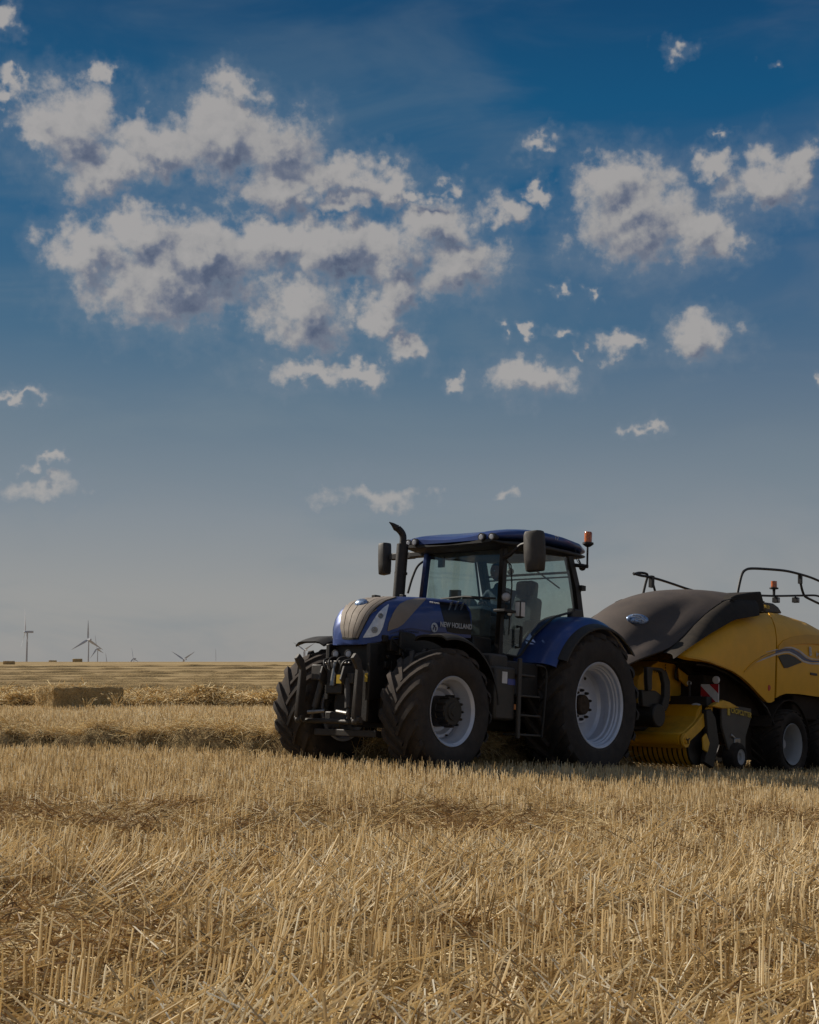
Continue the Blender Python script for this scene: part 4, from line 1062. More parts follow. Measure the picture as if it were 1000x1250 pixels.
    MB().box((1.28, -1.38, 2.815), (1.36, -.95, 2.905)).box((1.30, -.96, 2.82), (1.42, -.60, 2.895)).build('mirror_arm', 'black_plastic', T, bevel=.012)
    MB().box((1.36, -.47, 2.66), (1.39, -.36, 2.80)).build('inner_mirror', 'cab_trim', T, bevel=.01)
    # bowed grab rail beside the far front pillar
    MB().tube(catmull([TF.pl((530, 679), 1, -.72), TF.pl((512, 689), 1, -.74), TF.pl((504, 704), 1, -.76), TF.pl((498, 724), 1, -.76)], 6), .016, 8).build('grab_rail', 'black_plastic', T)
    # lights on the near front pillar
    br = MB().box((1.36, .66, 2.015), (1.60, .84, 2.05)).box((1.44, .70, 2.05), (1.50, .76, 2.12)).build('light_bracket', 'black_plastic', T, bevel=.006)
    def round_light(p, r_, m='lamp_inner', name='pillar_light', ax=Vector((.75, .6, -.05))):
        mt = Matrix.Translation(p) @ ax.to_track_quat('Y', 'Z').to_matrix().to_4x4()
        o = MB().lathe([(0, -.06), (r_ * .7, -.05), (r_ * 1.1, 0), (r_ * 1.12, .02), (r_ * .98, .022)], 20).build(name, 'black_plastic', T, mtx=mt)
        MB().lathe([(0, .024), (r_ * .7, .022), (r_ * .98, .012)], 20).build('lens', m, o); return o
    round_light(TF.pl((618, 728.5), 1, .80), .058); round_light(TF.pl((622, 749), 1, .76), .034, 'lamp_glass')
    o = MB().box((1.34, .80, 1.98), (1.45, .90, 2.20)).build('indicator', 'grey_plastic', T, bevel=.03, mtx=Matrix.Translation((-.10, 0, -.02)))
    MB().box((1.449, .815, 2.0), (1.456, .885, 2.18)).box((1.36, .899, 2.0), (1.44, .905, 2.18)).build('indicator_lens', 'white_board', o, bevel=.004)
    MB().tube([TF.pl((614, 680), 1, .72), TF.pl((624, 690), 1, .78), TF.pl((625, 715), 1, .80), TF.pl((623, 745), 1, .78), TF.pl((621, 775), 1, .74)], .009, 6).build('door_rail', 'black_plastic', T)
    # ---------------- interior
    MB().box((.12, -.27, 1.72), (.66, .27, 1.90)).build('seat', 'seat_cloth', T, bevel=.05)
    MB().box((.0, -.27, 1.85), (.20, .27, 2.38), ('Y', R(-6))).build('seat_back', 'seat_cloth', T, bevel=.06)
    MB().box((-.08, -.15, 2.36), (.10, .15, 2.62), ('Y', R(-6))).build('headrest', 'seat_cloth', T, bevel=.05)
    MB().box((.05, .34, 1.5), (.55, .62, 2.02)).box((-.12, -.60, 1.5), (.75, -.34, 2.06)).box((.2, -.26, 1.5), (.6, .26, 1.72)).build('console', 'cab_trim', T, bevel=.04)
    MB().box((.1, -.68, 2.10), (.55, -.56, 2.26)).build('side_shelf', 'cab_trim', T, bevel=.03)
    sw = Matrix.Translation((1.13, 0, 2.16)) @ Matrix.Rotation(R(-28), 4, 'Y')
    st = MB().tube([(.2 * math.cos(a), .2 * math.sin(a), 0) for a in np.linspace(0, 2 * PI, 33)], .014, 8).tube([(-.19, 0, 0), (.19, 0, 0)], .012, 6).tube([(0, -.19, 0), (0, .19, 0)], .012, 6).build('steering_wheel', 'black_plastic', T, mtx=sw)
    MB().tube([(1.13, 0, 2.15), (1.28, 0, 1.72)], .05, 10).build('steering_column', 'cab_trim', T)
    MB().box((1.0, -.52, 2.14), (1.06, -.36, 2.40), ('Z', R(20))).build('monitor', 'cab_trim', T, bevel=.012)
    MB().tube([(1.03, -.44, 1.75), (1.03, -.44, 2.2)], .02, 6).box((1.1, -.56, 2.05), (1.22, -.44, 2.24)).build('monitor_stand', 'cab_trim', T, bevel=.01)
    MB().ball((1.24, -.05, 2.14), .14, 14, (.8, 1.1, .9)).build('instrument_pod', 'cab_trim', T)
    MB().tube([TF.pl((655, 697), 1, -.6), TF.pl((683, 718), 1, -.55)], .012, 6).build('rear_wiper', 'black_plastic', T)
    MB().tube([(-.05, -.72, 2.72), (-.05, .72, 2.72)], .018, 6).tube([(-.06, -.72, 2.66), (-.06, .72, 2.66)], .012, 6).build('cross_bar', 'black_plastic', T)
    MB().box((1.25, -.58, 2.78), (1.36, .58, 2.88)).build('sun_blind', 'cab_trim', T, bevel=.02)
    # pale panel seen low behind the door glass
    MB().prism([(1.22, 1.50), (1.02, 1.50), (.92, 1.62), (1.0, 1.66), (1.12, 1.60)], 'y', .60, .63).build('step_plate', 'stripe_white', T)
    # ---------------- steps and tank, near side
    def steps(sd_):
        bx_ = MB().box((1.72, sd_ * .55 if sd_ > 0 else -1.14, .66), (2.12, 1.14 if sd_ > 0 else -.55, 1.30)).box((1.70, .50 if sd_ > 0 else -1.0, 1.28), (2.05, 1.0 if sd_ > 0 else -.50, 1.46)).build('fuel_tank', 'grey_plastic', T, bevel=.03)
        if sd_ > 0:
            MB().box((1.90, 1.141, 1.10), (2.0, 1.146, 1.24)).build('sticker', 'white_board', bx_, label='white warning sticker')
            MB().box((1.74, 1.141, 1.09), (1.89, 1.147, 1.16)).build('sticker', 'sticker_blue', bx_, label='blue sticker')
        ld = MB().box((1.66, sd_ * 1.17 - .02, .45), (1.72, sd_ * 1.17 + .02, 1.42)).build('ladder', 'grey_plastic', T, bevel=.01)
        for k, z in enumerate((.50, .735, .97, 1.22)):
            x0 = 1.20 + (.0, .03, .05, .16)[k]
            MB().box((x0, sd_ * 1.06 - .11, z - .012), (1.70, sd_ * 1.06 + .11, z + .012)).build('step', 'steel' if k < 0 else 'grey_plastic', ld, bevel=.006)
        MB().tube(catmull([(1.36, sd_ * 1.17, 1.36), (1.18, sd_ * 1.18, 1.34), (1.14, sd_ * 1.18, 1.2), (1.17, sd_ * 1.18, .8), (1.19, sd_ * 1.17, .48)], 5), .014, 8).build('handrail', 'black_plastic', ld)
        o = MB().box((1.50, sd_ * 1.0 - .01, .80), (1.66, sd_ * 1.0 + .01, .87)).build('reflector', 'amber', ld, bevel=.005)
    steps(1); steps(-1)
    MB().box((1.0, -.9, .98), (1.7, .95, 1.40)).box((.6, -.58, .7), (1.75, .58, 1.3)).build('platform', 'black_plastic', T, bevel=.02)
    # ---------------- beacon, camera lamp
    bc = MB().tube([TF.pl((697, 689.5), 1, .72), TF.pl((718, 691.5), 1, .95)], .026, 8).tube([TF.pl((717, 692), 1, .95), TF.pl((717.5, 666), 1, .95)], .014, 8).build('beacon_arm', 'black_plastic', T)
    p = TF.pl((718, 663.5), 1, .95); p2 = TF.pl((719, 693), 1, .95)
    mt = Matrix.Translation(p)
    b_ = MB().lathe([(0, -.05), (.03, -.045), (.075, -.012), (.075, .012), (.055, .015)], 20, axis='z').build('beacon', 'black_plastic', T, mtx=mt)
    MB().lathe([(.052, .012), (.054, .14), (.045, .158), (0, .165)], 20, axis='z').build('beacon_lens', 'amber', b_)
    MB().tube(catmull([TF.pl((703, 665), 1, .8), TF.pl((702.5, 675), 1, .8), TF.pl((705, 685), 1, .82), TF.pl((709, 689), 1, .85)], 5), .005, 5).build('cable', 'black_plastic', T)
    q1 = TF.pl((710, 718), 1, .80)
    MB().tube([TF.pl((701, 725), 1, .74), TF.pl((708, 725), 1, .8), q1], .012, 6).box(tuple(q1 - Vector((.05, .04, .035))), tuple(q1 + Vector((.05, .04, .035)))).build('fender_light', 'black_plastic', T, bevel=.01)
    # ---------------- front linkage
    fl = MB().box((3.50, -.18, .56), (3.66, .18, .66)).box((3.55, -.13, .86), (3.72, .13, 1.25)).tube([(3.70, -.48, .545), (3.70, .48, .545)], .03, 10).build('front_linkage', 'dark_metal', T, bevel=.015)
    for sd_ in (1, -1):
        # raised lift arm: hooked plate standing upright in front of the tyre
        yy = sd_ * .46
        pl_ = [(3.74, .55), (3.82, .52), (3.86, .60), (3.84, .95), (3.83, 1.14), (3.92, 1.26), (3.87, 1.32), (3.79, 1.25), (3.74, 1.1), (3.735, .8)]
        ar = MB().prism(pl_, 'y', yy - .025, yy + .025).build('lift_arm', 'grey_plastic', fl, bevel=.008)
        MB().tube([(3.80, yy - .05, .57), (3.80, yy + .07, .57)], .036, 14).ball((3.81, yy + .0, .55), .045, 12).build('arm_joint', 'grey_plastic', ar)
        MB().tube([(3.70, sd_ * .20, 1.04), (3.74, sd_ * .27, .70)], .040, 12).tube([(3.73, sd_ * .26, .74), (3.76, sd_ * .30, .58)], .022, 10).build('lift_cylinder', 'grey_plastic', fl)
        MB().tube([(3.74, sd_ * .10, .66), (3.80, sd_ * .32, .64)], .022, 8).build('arm_pin', 'steel', fl)
        round_light(Vector((3.60, sd_ * .105 + .0, 1.33)), .045, 'lamp_inner', 'front_light', Vector((1, .2, 0)))
        MB().prism([(3.55, 1.20), (3.75, 1.18), (3.80, 1.02), (3.72, .96), (3.55, .98)], 'y', sd_ * .16, sd_ * .19).build('bracket', 'grey_plastic', fl, bevel=.006)
    MB().tube([(3.66, -.16, 1.15), (3.66, .16, 1.15)], .03, 10).tube([(3.70, .0, 1.22), (3.74, .0, .95)], .035, 12).tube([(3.7, -.2, 1.22), (3.7, .22, 1.22)], .014, 8).build('top_link', 'steel', fl)
    for k, (y0, z0) in enumerate(((-.22, 1.28), (-.1, 1.3), (.08, 1.3), (.2, 1.27), (.05, 1.25))):
        MB().tube(catmull([(3.58, y0, z0), (3.72, y0 * .8, z0 - .03), (3.74, y0 * .6, z0 - .12), (3.66, y0 * .5, z0 - .22)], 5), .012, 6).build('coupling_hose', 'black_plastic', fl)
    for (p_, w_, h_) in (((414, 829), .04, .05), ((447, 827), .02, .05)):
        v_ = TF.pl(p_, 0, 3.765 if p_[0] < 430 else 3.62); MB().box((v_.x - .003, v_.y - w_, v_.z - h_), (v_.x + .003, v_.y + w_, v_.z + h_)).build('warning_sticker', 'yellow_sticker', fl)
    MB().box((3.60, -.36, 1.02), (3.74, -.20, 1.20)).box((3.6, .2, .98), (3.72, .3, 1.1)).build('control_box', 'grey_plastic', fl, bevel=.01)
    MB().box((3.2, -.5, .38), (3.5, .5, .46)).build('skid', 'dark_metal', T, bevel=.01)
    # ballast, hitch
    MB().box((-.95, -.12, .45), (-.3, .12, .55)).box((-.6, -.45, .6), (-.35, .45, 1.2)).tube([(-.5, -.4, .9), (-1.1, -.42, .5)], .035, 8).tube([(-.5, .4, .9), (-1.1, .42, .5)], .035, 8).build('rear_hitch', 'dark_metal', T, bevel=.01)
    return T
tractor = build_tractor()

# ------------------------------------------------------------------ the driver
def skin_body(name, V, E_, rad, m, parent, root=0, sub=2):
    me = bpy.data.meshes.new(name); me.from_pydata(V, E_, []); o = link(name, me, parent, m)
    sk = o.modifiers.new('skin', 'SKIN'); sk.use_smooth_shade = True
    lay = me.skin_vertices[0].data if me.skin_vertices else None
    if lay is None:
        bm = bmesh.new(); bm.from_mesh(me); bm.verts.layers.skin.verify(); bm.to_mesh(me); bm.free(); lay = me.skin_vertices[0].data
    for i, r_ in enumerate(rad): lay[i].radius = (r_, r_) if not hasattr(r_, '__len__') else r_
    lay[root].use_root = True
    sb = o.modifiers.new('sub', 'SUBSURF'); sb.levels = sub; sb.render_levels = sub
    return o
def driver():
    # seated figure in tractor axes, feet on the cab floor, hands on the steering wheel
    D_ = empty('person', TM @ Matrix.Translation((.58, 0, 1.90)))
    tag(D_, 'driver in a dark shirt sitting in the cab, hands on the steering wheel', 'person')
    V = [(0, 0, .08), (0, 0, .25), (.04, 0, .45), (.06, 0, .56), (.09, 0, .63)]; E_ = [(0, 1), (1, 2), (2, 3), (3, 4)]; Rd = [(.16, .12), (.15, .11), (.17, .12), (.075, .07), (.055, .055)]
    for s_ in (1, -1):
        k = len(V); V += [(.05, s_ * .20, .47), (.20, s_ * .25, .24), (.44, s_ * .17, .26), (.52, s_ * .155, .29)]; E_ += [(2, k), (k, k + 1), (k + 1, k + 2), (k + 2, k + 3)]; Rd += [.062, .05, .034, .03]
        k = len(V); V += [(.06, s_ * .10, .04), (.46, s_ * .14, .08), (.60, s_ * .14, -.32), (.72, s_ * .14, -.36)]; E_ += [(0, k), (k, k + 1), (k + 1, k + 2), (k + 2, k + 3)]; Rd += [.10, .07, .045, .045]
    skin_body('body', V, E_, Rd, 'shirt', D_)
    # head: one sculpted mesh
    bm = bmesh.new(); bmesh.ops.create_uvsphere(bm, u_segments=32, v_segments=24, radius=1)
    for v in bm.verts:
        x, y, z = v.co; X = x * .098; Y = y * .077; Z = z * .118
        if z < 0: X *= 1 - .12 * abs(z); Y *= 1 - .28 * z * z
        if x > .3:
            X += .026 * math.exp(-((y / .16) ** 2 + ((z + .12) / .20) ** 2))        # nose
            X -= .012 * (math.exp(-(((y - .36) / .2) ** 2 + ((z - .06) / .13) ** 2)) + math.exp(-(((y + .36) / .2) ** 2 + ((z - .06) / .13) ** 2)))
            X += .008 * math.exp(-((y / .3) ** 2 + ((z + .48) / .08) ** 2)) + .008 * math.exp(-((y / .25) ** 2 + ((z + .82) / .14) ** 2)) + .006 * math.exp(-((y / .6) ** 2 + ((z - .22) / .07) ** 2))
        Y += math.copysign(.016, y) * math.exp(-(((x + .05) / .14) ** 2 + ((z + .05) / .26) ** 2)) * (abs(y) > .8)
        v.co = (X, Y, Z)
    for f in bm.faces: f.smooth = True
    me = bpy.data.meshes.new('head'); bm.to_mesh(me); bm.free(); hd = link('head', me, D_, 'skin', loc=(.13, 0, .76))
    for s_ in (1, -1): MB().ball((.083, s_ * .029, .008), .011, 10).build('eye', 'badge_white', hd)
    MB().tube([(.089, -.022, -.056), (.094, 0, -.056), (.089, .022, -.056)], .004, 6).build('mouth', 'rust', hd)
    bm = bmesh.new(); bmesh.ops.create_uvsphere(bm, u_segments=28, v_segments=20, radius=1)
    for v in bm.verts:
        x, y, z = v.co; v.co = (x * .106 - .006, y * .086, z * .124 + .006)
    bmesh.ops.delete(bm, geom=[v for v in bm.verts if (v.co.x > .045 and v.co.z < .07) or v.co.z < -.06 or (v.co.x > .0 and v.co.z < -.0)], context='VERTS')
    for f in bm.faces: f.smooth = True
    me = bpy.data.meshes.new('hair'); bm.to_mesh(me); bm.free(); link('hair', me, hd, 'hair')
    for s_ in (1, -1):
        w0 = Vector((.53, s_ * .155, .29)); HV = [w0, w0 + Vector((.05, 0, .012))]; HE = [(0, 1)]; HR = [.026, .03]
        for k in range(4):
            a = w0 + Vector((.085, s_ * (-.03 + .02 * k), .014 - abs(k - 1.5) * .003)); b = a + Vector((.03, 0, -.012)); c_ = b + Vector((.006, 0, -.026 - .003 * (k % 2))); i = len(HV)
            HV += [a, b, c_]; HE += [(1, i), (i, i + 1), (i + 1, i + 2)]; HR += [.0105, .0095, .0085]
        i = len(HV); HV += [w0 + Vector((.045, s_ * -.038, -.004)), w0 + Vector((.08, s_ * -.05, -.022))]; HE += [(1, i), (i, i + 1)]; HR += [.011, .0095]
        skin_body('hand', [tuple(v) for v in HV], HE, HR, 'skin', D_, 1, 1)
driver()
# ================================================================== BALER
# local axes as for the tractor; origin on the ground under the front axle of the tandem
def text_on(s_, P, right, up, hgt, m, par, sx=1., bold=0.):
    cu = bpy.data.curves.new('lettering', 'FONT'); cu.body = s_; cu.size = hgt; cu.extrude = .002; cu.offset = bold; cu.align_y = 'BOTTOM'
    o = bpy.data.objects.new('lettering', cu); COL.objects.link(o); cu.materials.append(M(m))
    bpy.context.view_layer.update(); me_ = bpy.data.meshes.new_from_object(o); bpy.data.objects.remove(o)
    r_ = Vector(right).normalized(); u_ = Vector(up); u_ = (u_ - r_ * u_.dot(r_)).normalized(); n_ = r_.cross(u_)
    mm = Matrix.Identity(4)
    for i in range(3): mm[i][0], mm[i][1], mm[i][2], mm[i][3] = r_[i] * sx, u_[i], n_[i], P[i]
    return link('lettering', me_, par, None, mtx=mm)
def build_baler():
    B = empty('baler', BM)
    tag(B, 'large yellow square baler with black front shield, hitched behind the blue tractor', 'baler')
    # ---------------- body hull that the side panels lie on (also closes the far side)
    st_x = [3.62, 3.2, 2.6, 1.9, 1.1, .5, -.4, -1.3, -2.2, -3.0, -3.4]
    top = [1.72, 1.95, 2.20, 2.46, 2.61, 2.66, 2.68, 2.62, 2.48, 2.25, 2.0]
    def sect(i_, n=13):
        x = np.interp(i_, range(len(st_x)), st_x); t = np.interp(i_, range(len(st_x)), top); out = []
        for j in range(n):
            u = j / (n - 1); z = 1.10 + (t - 1.10) * u
            y = 1.30 + .04 * math.sin(PI * min(1, u * 1.3)) - .42 * max(0, (z - (t - .48)) / .48) ** 2.4
            out.append(Vector((x, y, z)))
        return out
    surf = [sect(k * .25) for k in range((len(st_x) - 1) * 4 + 1)]
    hull_me = MB().grid(surf).mesh('hull', 60); bv = bvh_of(hull_me)
    inner = MB()
    rows = []
    for s_ in surf:
        rows.append([Vector((p.x, -(p.y - .06), p.z - .03)) for p in s_] + [Vector((p.x, p.y - .06, p.z - .03)) for p in s_[::-1]])
    inner.grid([[r_[j] for r_ in rows] for j in range(len(rows[0]))])
    body = MB().box((-3.3, -1.0, .95), (1.9, 1.0, 2.0)).box((-3.3, -.65, .72), (2.2, .65, .95)).build('bale_chamber', 'dusty_dark', B, bevel=.03)
    # keep only the upper roof between the panels
    roof = MB(); roof.grid([[Vector((s_[-1].x, -s_[-1].y + .02, s_[-1].z - .015)), Vector((s_[-1].x, -.4, s_[-1].z + .02)), Vector((s_[-1].x, .4, s_[-1].z + .02)), Vector((s_[-1].x, s_[-1].y - .02, s_[-1].z - .015))] for s_ in surf[8:]])
    roof.build('top_cover', 'shell_side', B, 50)
    def bp(name, A, Bb, m, nu=20, nv=10, off=.0, thick=.03, both=False, parent=B):
        P_, N_ = patch(BF, A, Bb, nu, nv, bv); o = MB().slab(P_, N_, -thick, off).build(name, m, parent, 50)
        if both:
            P2, N2 = mirror(P_, N_); MB().slab(P2, N2, -thick, off).build(name, m, B, 50)
        return o
    topA = [(827, 797), (840, 787), (855, 777), (870, 768.5), (885, 761), (900, 755), (915, 751), (928, 748.8), (937, 747.8)]
    botA = [(827.5, 798.5), (838, 802), (850, 803.5), (865, 806.5), (880, 812), (893, 818), (905, 826), (916, 836), (926, 847), (934, 855), (939, 858.5), (943.5, 857)]
    # the panel narrows to a point at the front and runs down to the wheels at the back; its back edge is the curved seam
    seam = [(937, 747.8), (943, 757), (946.2, 768), (947.6, 780), (948, 800), (947.6, 825), (946.5, 853)]
    fp_ = bp('front_side_panel', topA + seam[1:4], botA + [(945.5, 855.5)], 'yellow_paint', 34, 16, both=True)
    rtop = [(938.2, 747.8), (945, 748.4), (955, 749.3), (970, 752), (985, 756.5), (1000, 762.5), (1020, 773), (1045, 790), (1070, 812)]
    rbot = [(947.6, 853), (952, 850), (960, 847.5), (975, 848), (990, 850), (1005, 852), (1025, 855), (1050, 861), (1075, 868)]
    # rear panel: seam as left edge
    n_u, n_v = 30, 16
    L_ = resample([(938.4, 747.9), (944.3, 757), (947.4, 768), (948.8, 780), (949.2, 800), (948.8, 825), (947.8, 852)], n_v); T_ = resample(rtop, n_u); Bt = resample(rbot, n_u); Rg = resample([rtop[-1], rbot[-1]], n_v)
    P_ = []; N_ = []
    for i in range(n_u):
        u = i / (n_u - 1); rp_, rn_ = [], []
        for j in range(n_v):
            v = j / (n_v - 1)
            px = T_[i] * (1 - v) + Bt[i] * v + L_[j] * (1 - u) + Rg[j] * u - ((1 - u) * (1 - v) * T_[0] + u * (1 - v) * T_[-1] + (1 - u) * v * Bt[0] + u * v * Bt[-1])
            h, n = BF.hit(px, bv); rp_.append(h); rn_.append(n)
        P_.append(rp_); N_.append(rn_)
    rp2 = MB().slab(P_, N_, -.03, .0).build('rear_side_panel', 'yellow_paint', B, 50)
    P2, N2 = mirror(P_, N_); MB().slab(P2, N2, -.03, .0).build('rear_side_panel', 'yellow_paint', B, 50)
    # relief on the panels
    bp('shoulder_band', [(949.5, 789), (956, 782), (968, 777), (985, 775), (1000, 776.5), (1030, 783)], [(949.5, 793.5), (960, 789), (975, 786), (990, 786), (1000, 787), (1030, 794)], 'yellow_dark', 18, 4, .016, parent=rp2)
    bp('stripe', [(921, 808), (930, 801), (945, 795), (958, 791.5), (966, 791.5), (975, 796), (983, 803), (990, 806), (1000, 806.5), (1030, 808)], [(921, 808.6), (932, 803), (946, 798), (958, 795), (964, 795), (972, 799), (981, 806), (990, 808.5), (1000, 808.5), (1030, 810)], 'stripe_blue', 34, 2, .006, parent=rp2)
    bp('stripe', [(921, 809), (932, 803.6), (946, 798.4), (958, 795.4), (964, 795.4), (972, 799.4), (981, 806.4), (990, 809.2), (1000, 809.2), (1030, 811)], [(921, 809.6), (933, 805), (946, 800.2), (958, 797), (963, 797), (971, 801), (980, 808.2), (990, 811.2), (1000, 811.2), (1030, 813)], 'stripe_white', 34, 2, .0065, parent=rp2)
    bp('stripe', [(935, 796), (946, 793), (958, 789.8), (967, 789.6), (976, 793.5), (985, 801), (991, 804), (1000, 804.4), (1030, 806)], [(935, 796.5), (946, 794), (958, 791), (966, 791), (975, 795), (983, 802.2), (990, 805.2), (1000, 805.4), (1030, 807)], 'stripe_white', 30, 2, .0062, parent=rp2)
    bp('crease', [(908, 820), (914, 813), (922, 806), (934, 799.5), (946, 795)], [(908.6, 820.6), (915, 815), (923, 808.2), (935, 801.5), (946, 797)], 'yellow_dark', 20, 3, .012, parent=fp_)
    bp('side_vent', [(949.5, 801), (955, 799), (962, 798.5), (970, 802), (978, 808)], [(957, 815.5), (961, 815.3), (966, 813.5), (972, 811), (978.5, 808.6)], 'dark_metal', 12, 6, .012, parent=rp2)
    bp('reflector', [(937.6, 838), (938.6, 835.5), (940.6, 838)], [(937.6, 841), (938.6, 844), (940.6, 841)], 'red_board', 6, 4, .006, parent=fp_)
    bp('panel_lip', botA[:-2], [(x + .4 - .0, y + (1.6 if x > 880 else 2.2)) for x, y in botA[:-2]], 'yellow_dark', 30, 3, .025, parent=fp_)
    a_ = BF.hit((987.5, 803.2), bv); b_ = BF.hit((1003, 804), bv)
    rr = b_[0] - a_[0]
    text_on('B', a_[0] + a_[1] * .012, rr, (0, 0, 1), .20, 'white_print', rp2, .8, .006)
    a2 = BF.hit((996, 803.6), bv); text_on('ig Baler', a2[0] + a2[1] * .012, rr, (0, 0, 1), .13, 'white_print', rp2, .95, .004)
    # latch mark near the lower right
    a3 = BF.hit((993, 823), bv); MB().box((-.12, -.01, -.02), (.12, .01, .02)).build('panel_latch', 'grey_plastic', rp2, bevel=.006, mtx=Matrix.Translation(a3[0] + a3[1] * .005))
    # ---------------- black band between panel and shield, near and far
    for sd_ in (1, -1):
        P_ = []; N_ = []
        A = resample([(.90, 2.79), (1.54, 2.74), (1.87, 2.61), (2.25, 2.43), (2.61, 2.22), (2.94, 2.0), (3.26, 1.80), (3.4, 1.74)], 16); Bb = resample([(1.10, 2.50), (1.87, 2.36), (2.6, 2.08), (3.3, 1.78), (3.56, 1.66), (3.60, 1.64)], 16)
        for a, b in zip(A, Bb):
            P_.append([Vector((a[0] * (1 - t) + b[0] * t, sd_ * (.985 + .285 * t ** .38), a[1] * (1 - t) + b[1] * t)) for t in np.linspace(0, 1, 10) ** 1.6]); N_.append([Vector((0, sd_, .3))] * 10)
        MB().slab(P_, N_, -.03, .0).build('side_shield', 'shell_side', B, 50)
    # ---------------- big front shield
    cx_ = [.35, .9, 1.54, 1.87, 2.25, 2.61, 2.94, 3.26, 3.65, 4.05, 4.35]
    cz_ = [2.93, 2.95, 2.91, 2.85, 2.76, 2.65, 2.51, 2.33, 2.07, 1.77, 1.52]
    ez_ = [2.80, 2.80, 2.75, 2.62, 2.44, 2.23, 2.01, 1.81, 1.70, 1.56, 1.42]
    wv_ = [1.0, 1.0, 1.0, 1.0, 1.0, 1.0, 1.0, .98, .93, .86, .80]
    P_ = []; N_ = []
    nX = 44
    for i in range(nX):
        t = (len(cx_) - 1) * i / (nX - 1); ip = lambda a: float(smooth_interp_i(t, a))
        x, zc, ze, w_ = ip(cx_), ip(cz_), ip(ez_), ip(wv_); rp_ = []
        for j in range(31):
            u = -1 + 2 * j / 30; k = abs(u) ** 2.3
            dent = -.045 * math.exp(-((abs(u) - .72) / .14) ** 2) * max(0, min(1, (x - 2.0) / .7)) * max(0, min(1, (4.3 - x) / .6))
            rp_.append(Vector((x + dent, u * w_, zc + (ze - zc) * k + dent)))
        P_.append(rp_)
    for i in range(nX):
        N_.append([((P_[min(i + 1, nX - 1)][j] - P_[max(i - 1, 0)][j]).cross(P_[i][min(j + 1, 30)] - P_[i][max(j - 1, 0)])).normalized() for j in range(31)])
    if N_[5][15].z < 0: N_ = [[-n for n in r_] for r_ in N_]
    sh = MB().slab(P_, N_, -.03, 0); sme = sh.mesh('front_shield', 50); so = link('front_shield', sme, B, 'shell_plastic')
    sbv = bvh_of(sme)
    # emblem on the shield
    h, n = BF.hit((778, 757.5), sbv); mt = Matrix.Translation(h + n * .01) @ (n * .8 + Vector((.3, .55, -.1))).to_track_quat('Y', 'Z').to_matrix().to_4x4()
    bd = MB().ball((0, .02, 0), .17, 24, (1.0, .30, .52)).build('badge', 'badge_blue', so, mtx=mt)
    MB().tube([(-.11, .05, -.03), (-.03, .07, .03), (.08, .055, .05)], .012, 6).tube([(-.08, .055, -.05), (0, .07, .0), (.11, .05, .02)], .012, 6).tube([(-.02, .07, -.05), (.02, .065, -.02), (.06, .06, -.04)], .010, 6).build('badge_leaf', 'badge_white', bd)
    # raised flap behind the shield, with the small grey housing
    fl_ = [BF.pl(p, 1, 1.08) for p in ((893, 729), (899, 726), (914, 723.5), (928, 722), (931, 733), (932, 746), (915, 750), (903, 754), (884, 762), (878, 757))]
    MB().prism([(p.x, p.z) for p in fl_], 'y', -1.06, 1.10).build('top_flap', 'shell_side', B, bevel=.02)
    MB().tube([BF.pl((881, 734), 1, 1.12), BF.pl((893, 731), 1, 1.12), BF.pl((905, 741), 1, 1.12)], .008, 5).build('flap_seam', 'black_plastic', B)
    dm = [BF.pl(p, 1, .75) for p in ((932, 735), (943, 736.5), (949, 741), (954, 749), (932, 749))]
    do = MB().prism([(p.x, p.z) for p in dm], 'y', .2, .78).build('knotter_housing', 'grey_plastic', B, bevel=.03)
    a_ = BF.pl((933, 743), 1, .79); text_on('BALER', a_, (-1, 0, 0), (0, 0, 1), .075, 'yellow_sticker', do, .9, .002)
    # ---------------- rails
    def rail(pts, r_=.022, y=.7, name='guard_rail'):
        return MB().tube(catmull([BF.pl(p, 1, y) for p in pts], 6), r_, 8).build(name, 'black_plastic', B)
    rail([(900, 727), (903, 712), (906, 701), (910, 696), (918, 694), (940, 695), (960, 697), (977, 701), (990, 705), (1002, 710), (1030, 722)])
    rail([(976, 702), (978, 714), (980, 722), (983, 728), (992, 733), (1005, 739), (1030, 750)])
    rail([(929, 727), (950, 727.5), (980, 727), (996, 727), (1005, 730)], .018)
    MB().box((-.03, -.03, -.08), (.03, .03, .08)).build('rail_bracket', 'black_plastic', B, mtx=Matrix.Translation(BF.pl((977, 707), 1, .7)))
    rail([(774, 701), (780, 699.3), (788, 700), (790.5, 703), (788, 713), (785, 726)], y=-.82)
    rail([(773.5, 700), (782, 702.5), (791, 704), (805, 707.5), (822, 713), (838, 718.5), (850, 722)], y=-.80)
    rail([(795, 705), (798, 715), (801, 726)], .02, y=-.80)
    MB().box((-.045, -.03, -.10), (.045, .03, .10)).build('rail_bracket', 'black_plastic', B, mtx=Matrix.Translation(BF.pl((795.5, 710), 1, -.8)))
    for px in (947.5, 971.5):
        p = BF.pl((px, 732.5), 1, .72); l = MB().box(tuple(p - Vector((.05, .05, .045))), tuple(p + Vector((.05, .05, .045)))).tube([p, BF.pl((px - .5, 727), 1, .72)], .015, 6).build('service_lamp', 'black_plastic', B, bevel=.015)
        MB().lathe([(0, .055), (.035, .052), (.04, .04)], 14, tuple(p)).build('lens', 'grey_print', l)
    p = BF.pl((945, 717.5), 1, .7)
    b_ = MB().lathe([(0, -.15), (.022, -.14), (.025, -.03), (.075, -.02), (.075, .0), (.055, .005)], 18, axis='z').build('beacon', 'black_plastic', B, mtx=Matrix.Translation(p))
    MB().lathe([(.052, .004), (.05, .11), (0, .12)], 18, axis='z').build('beacon_lens', 'amber', b_)
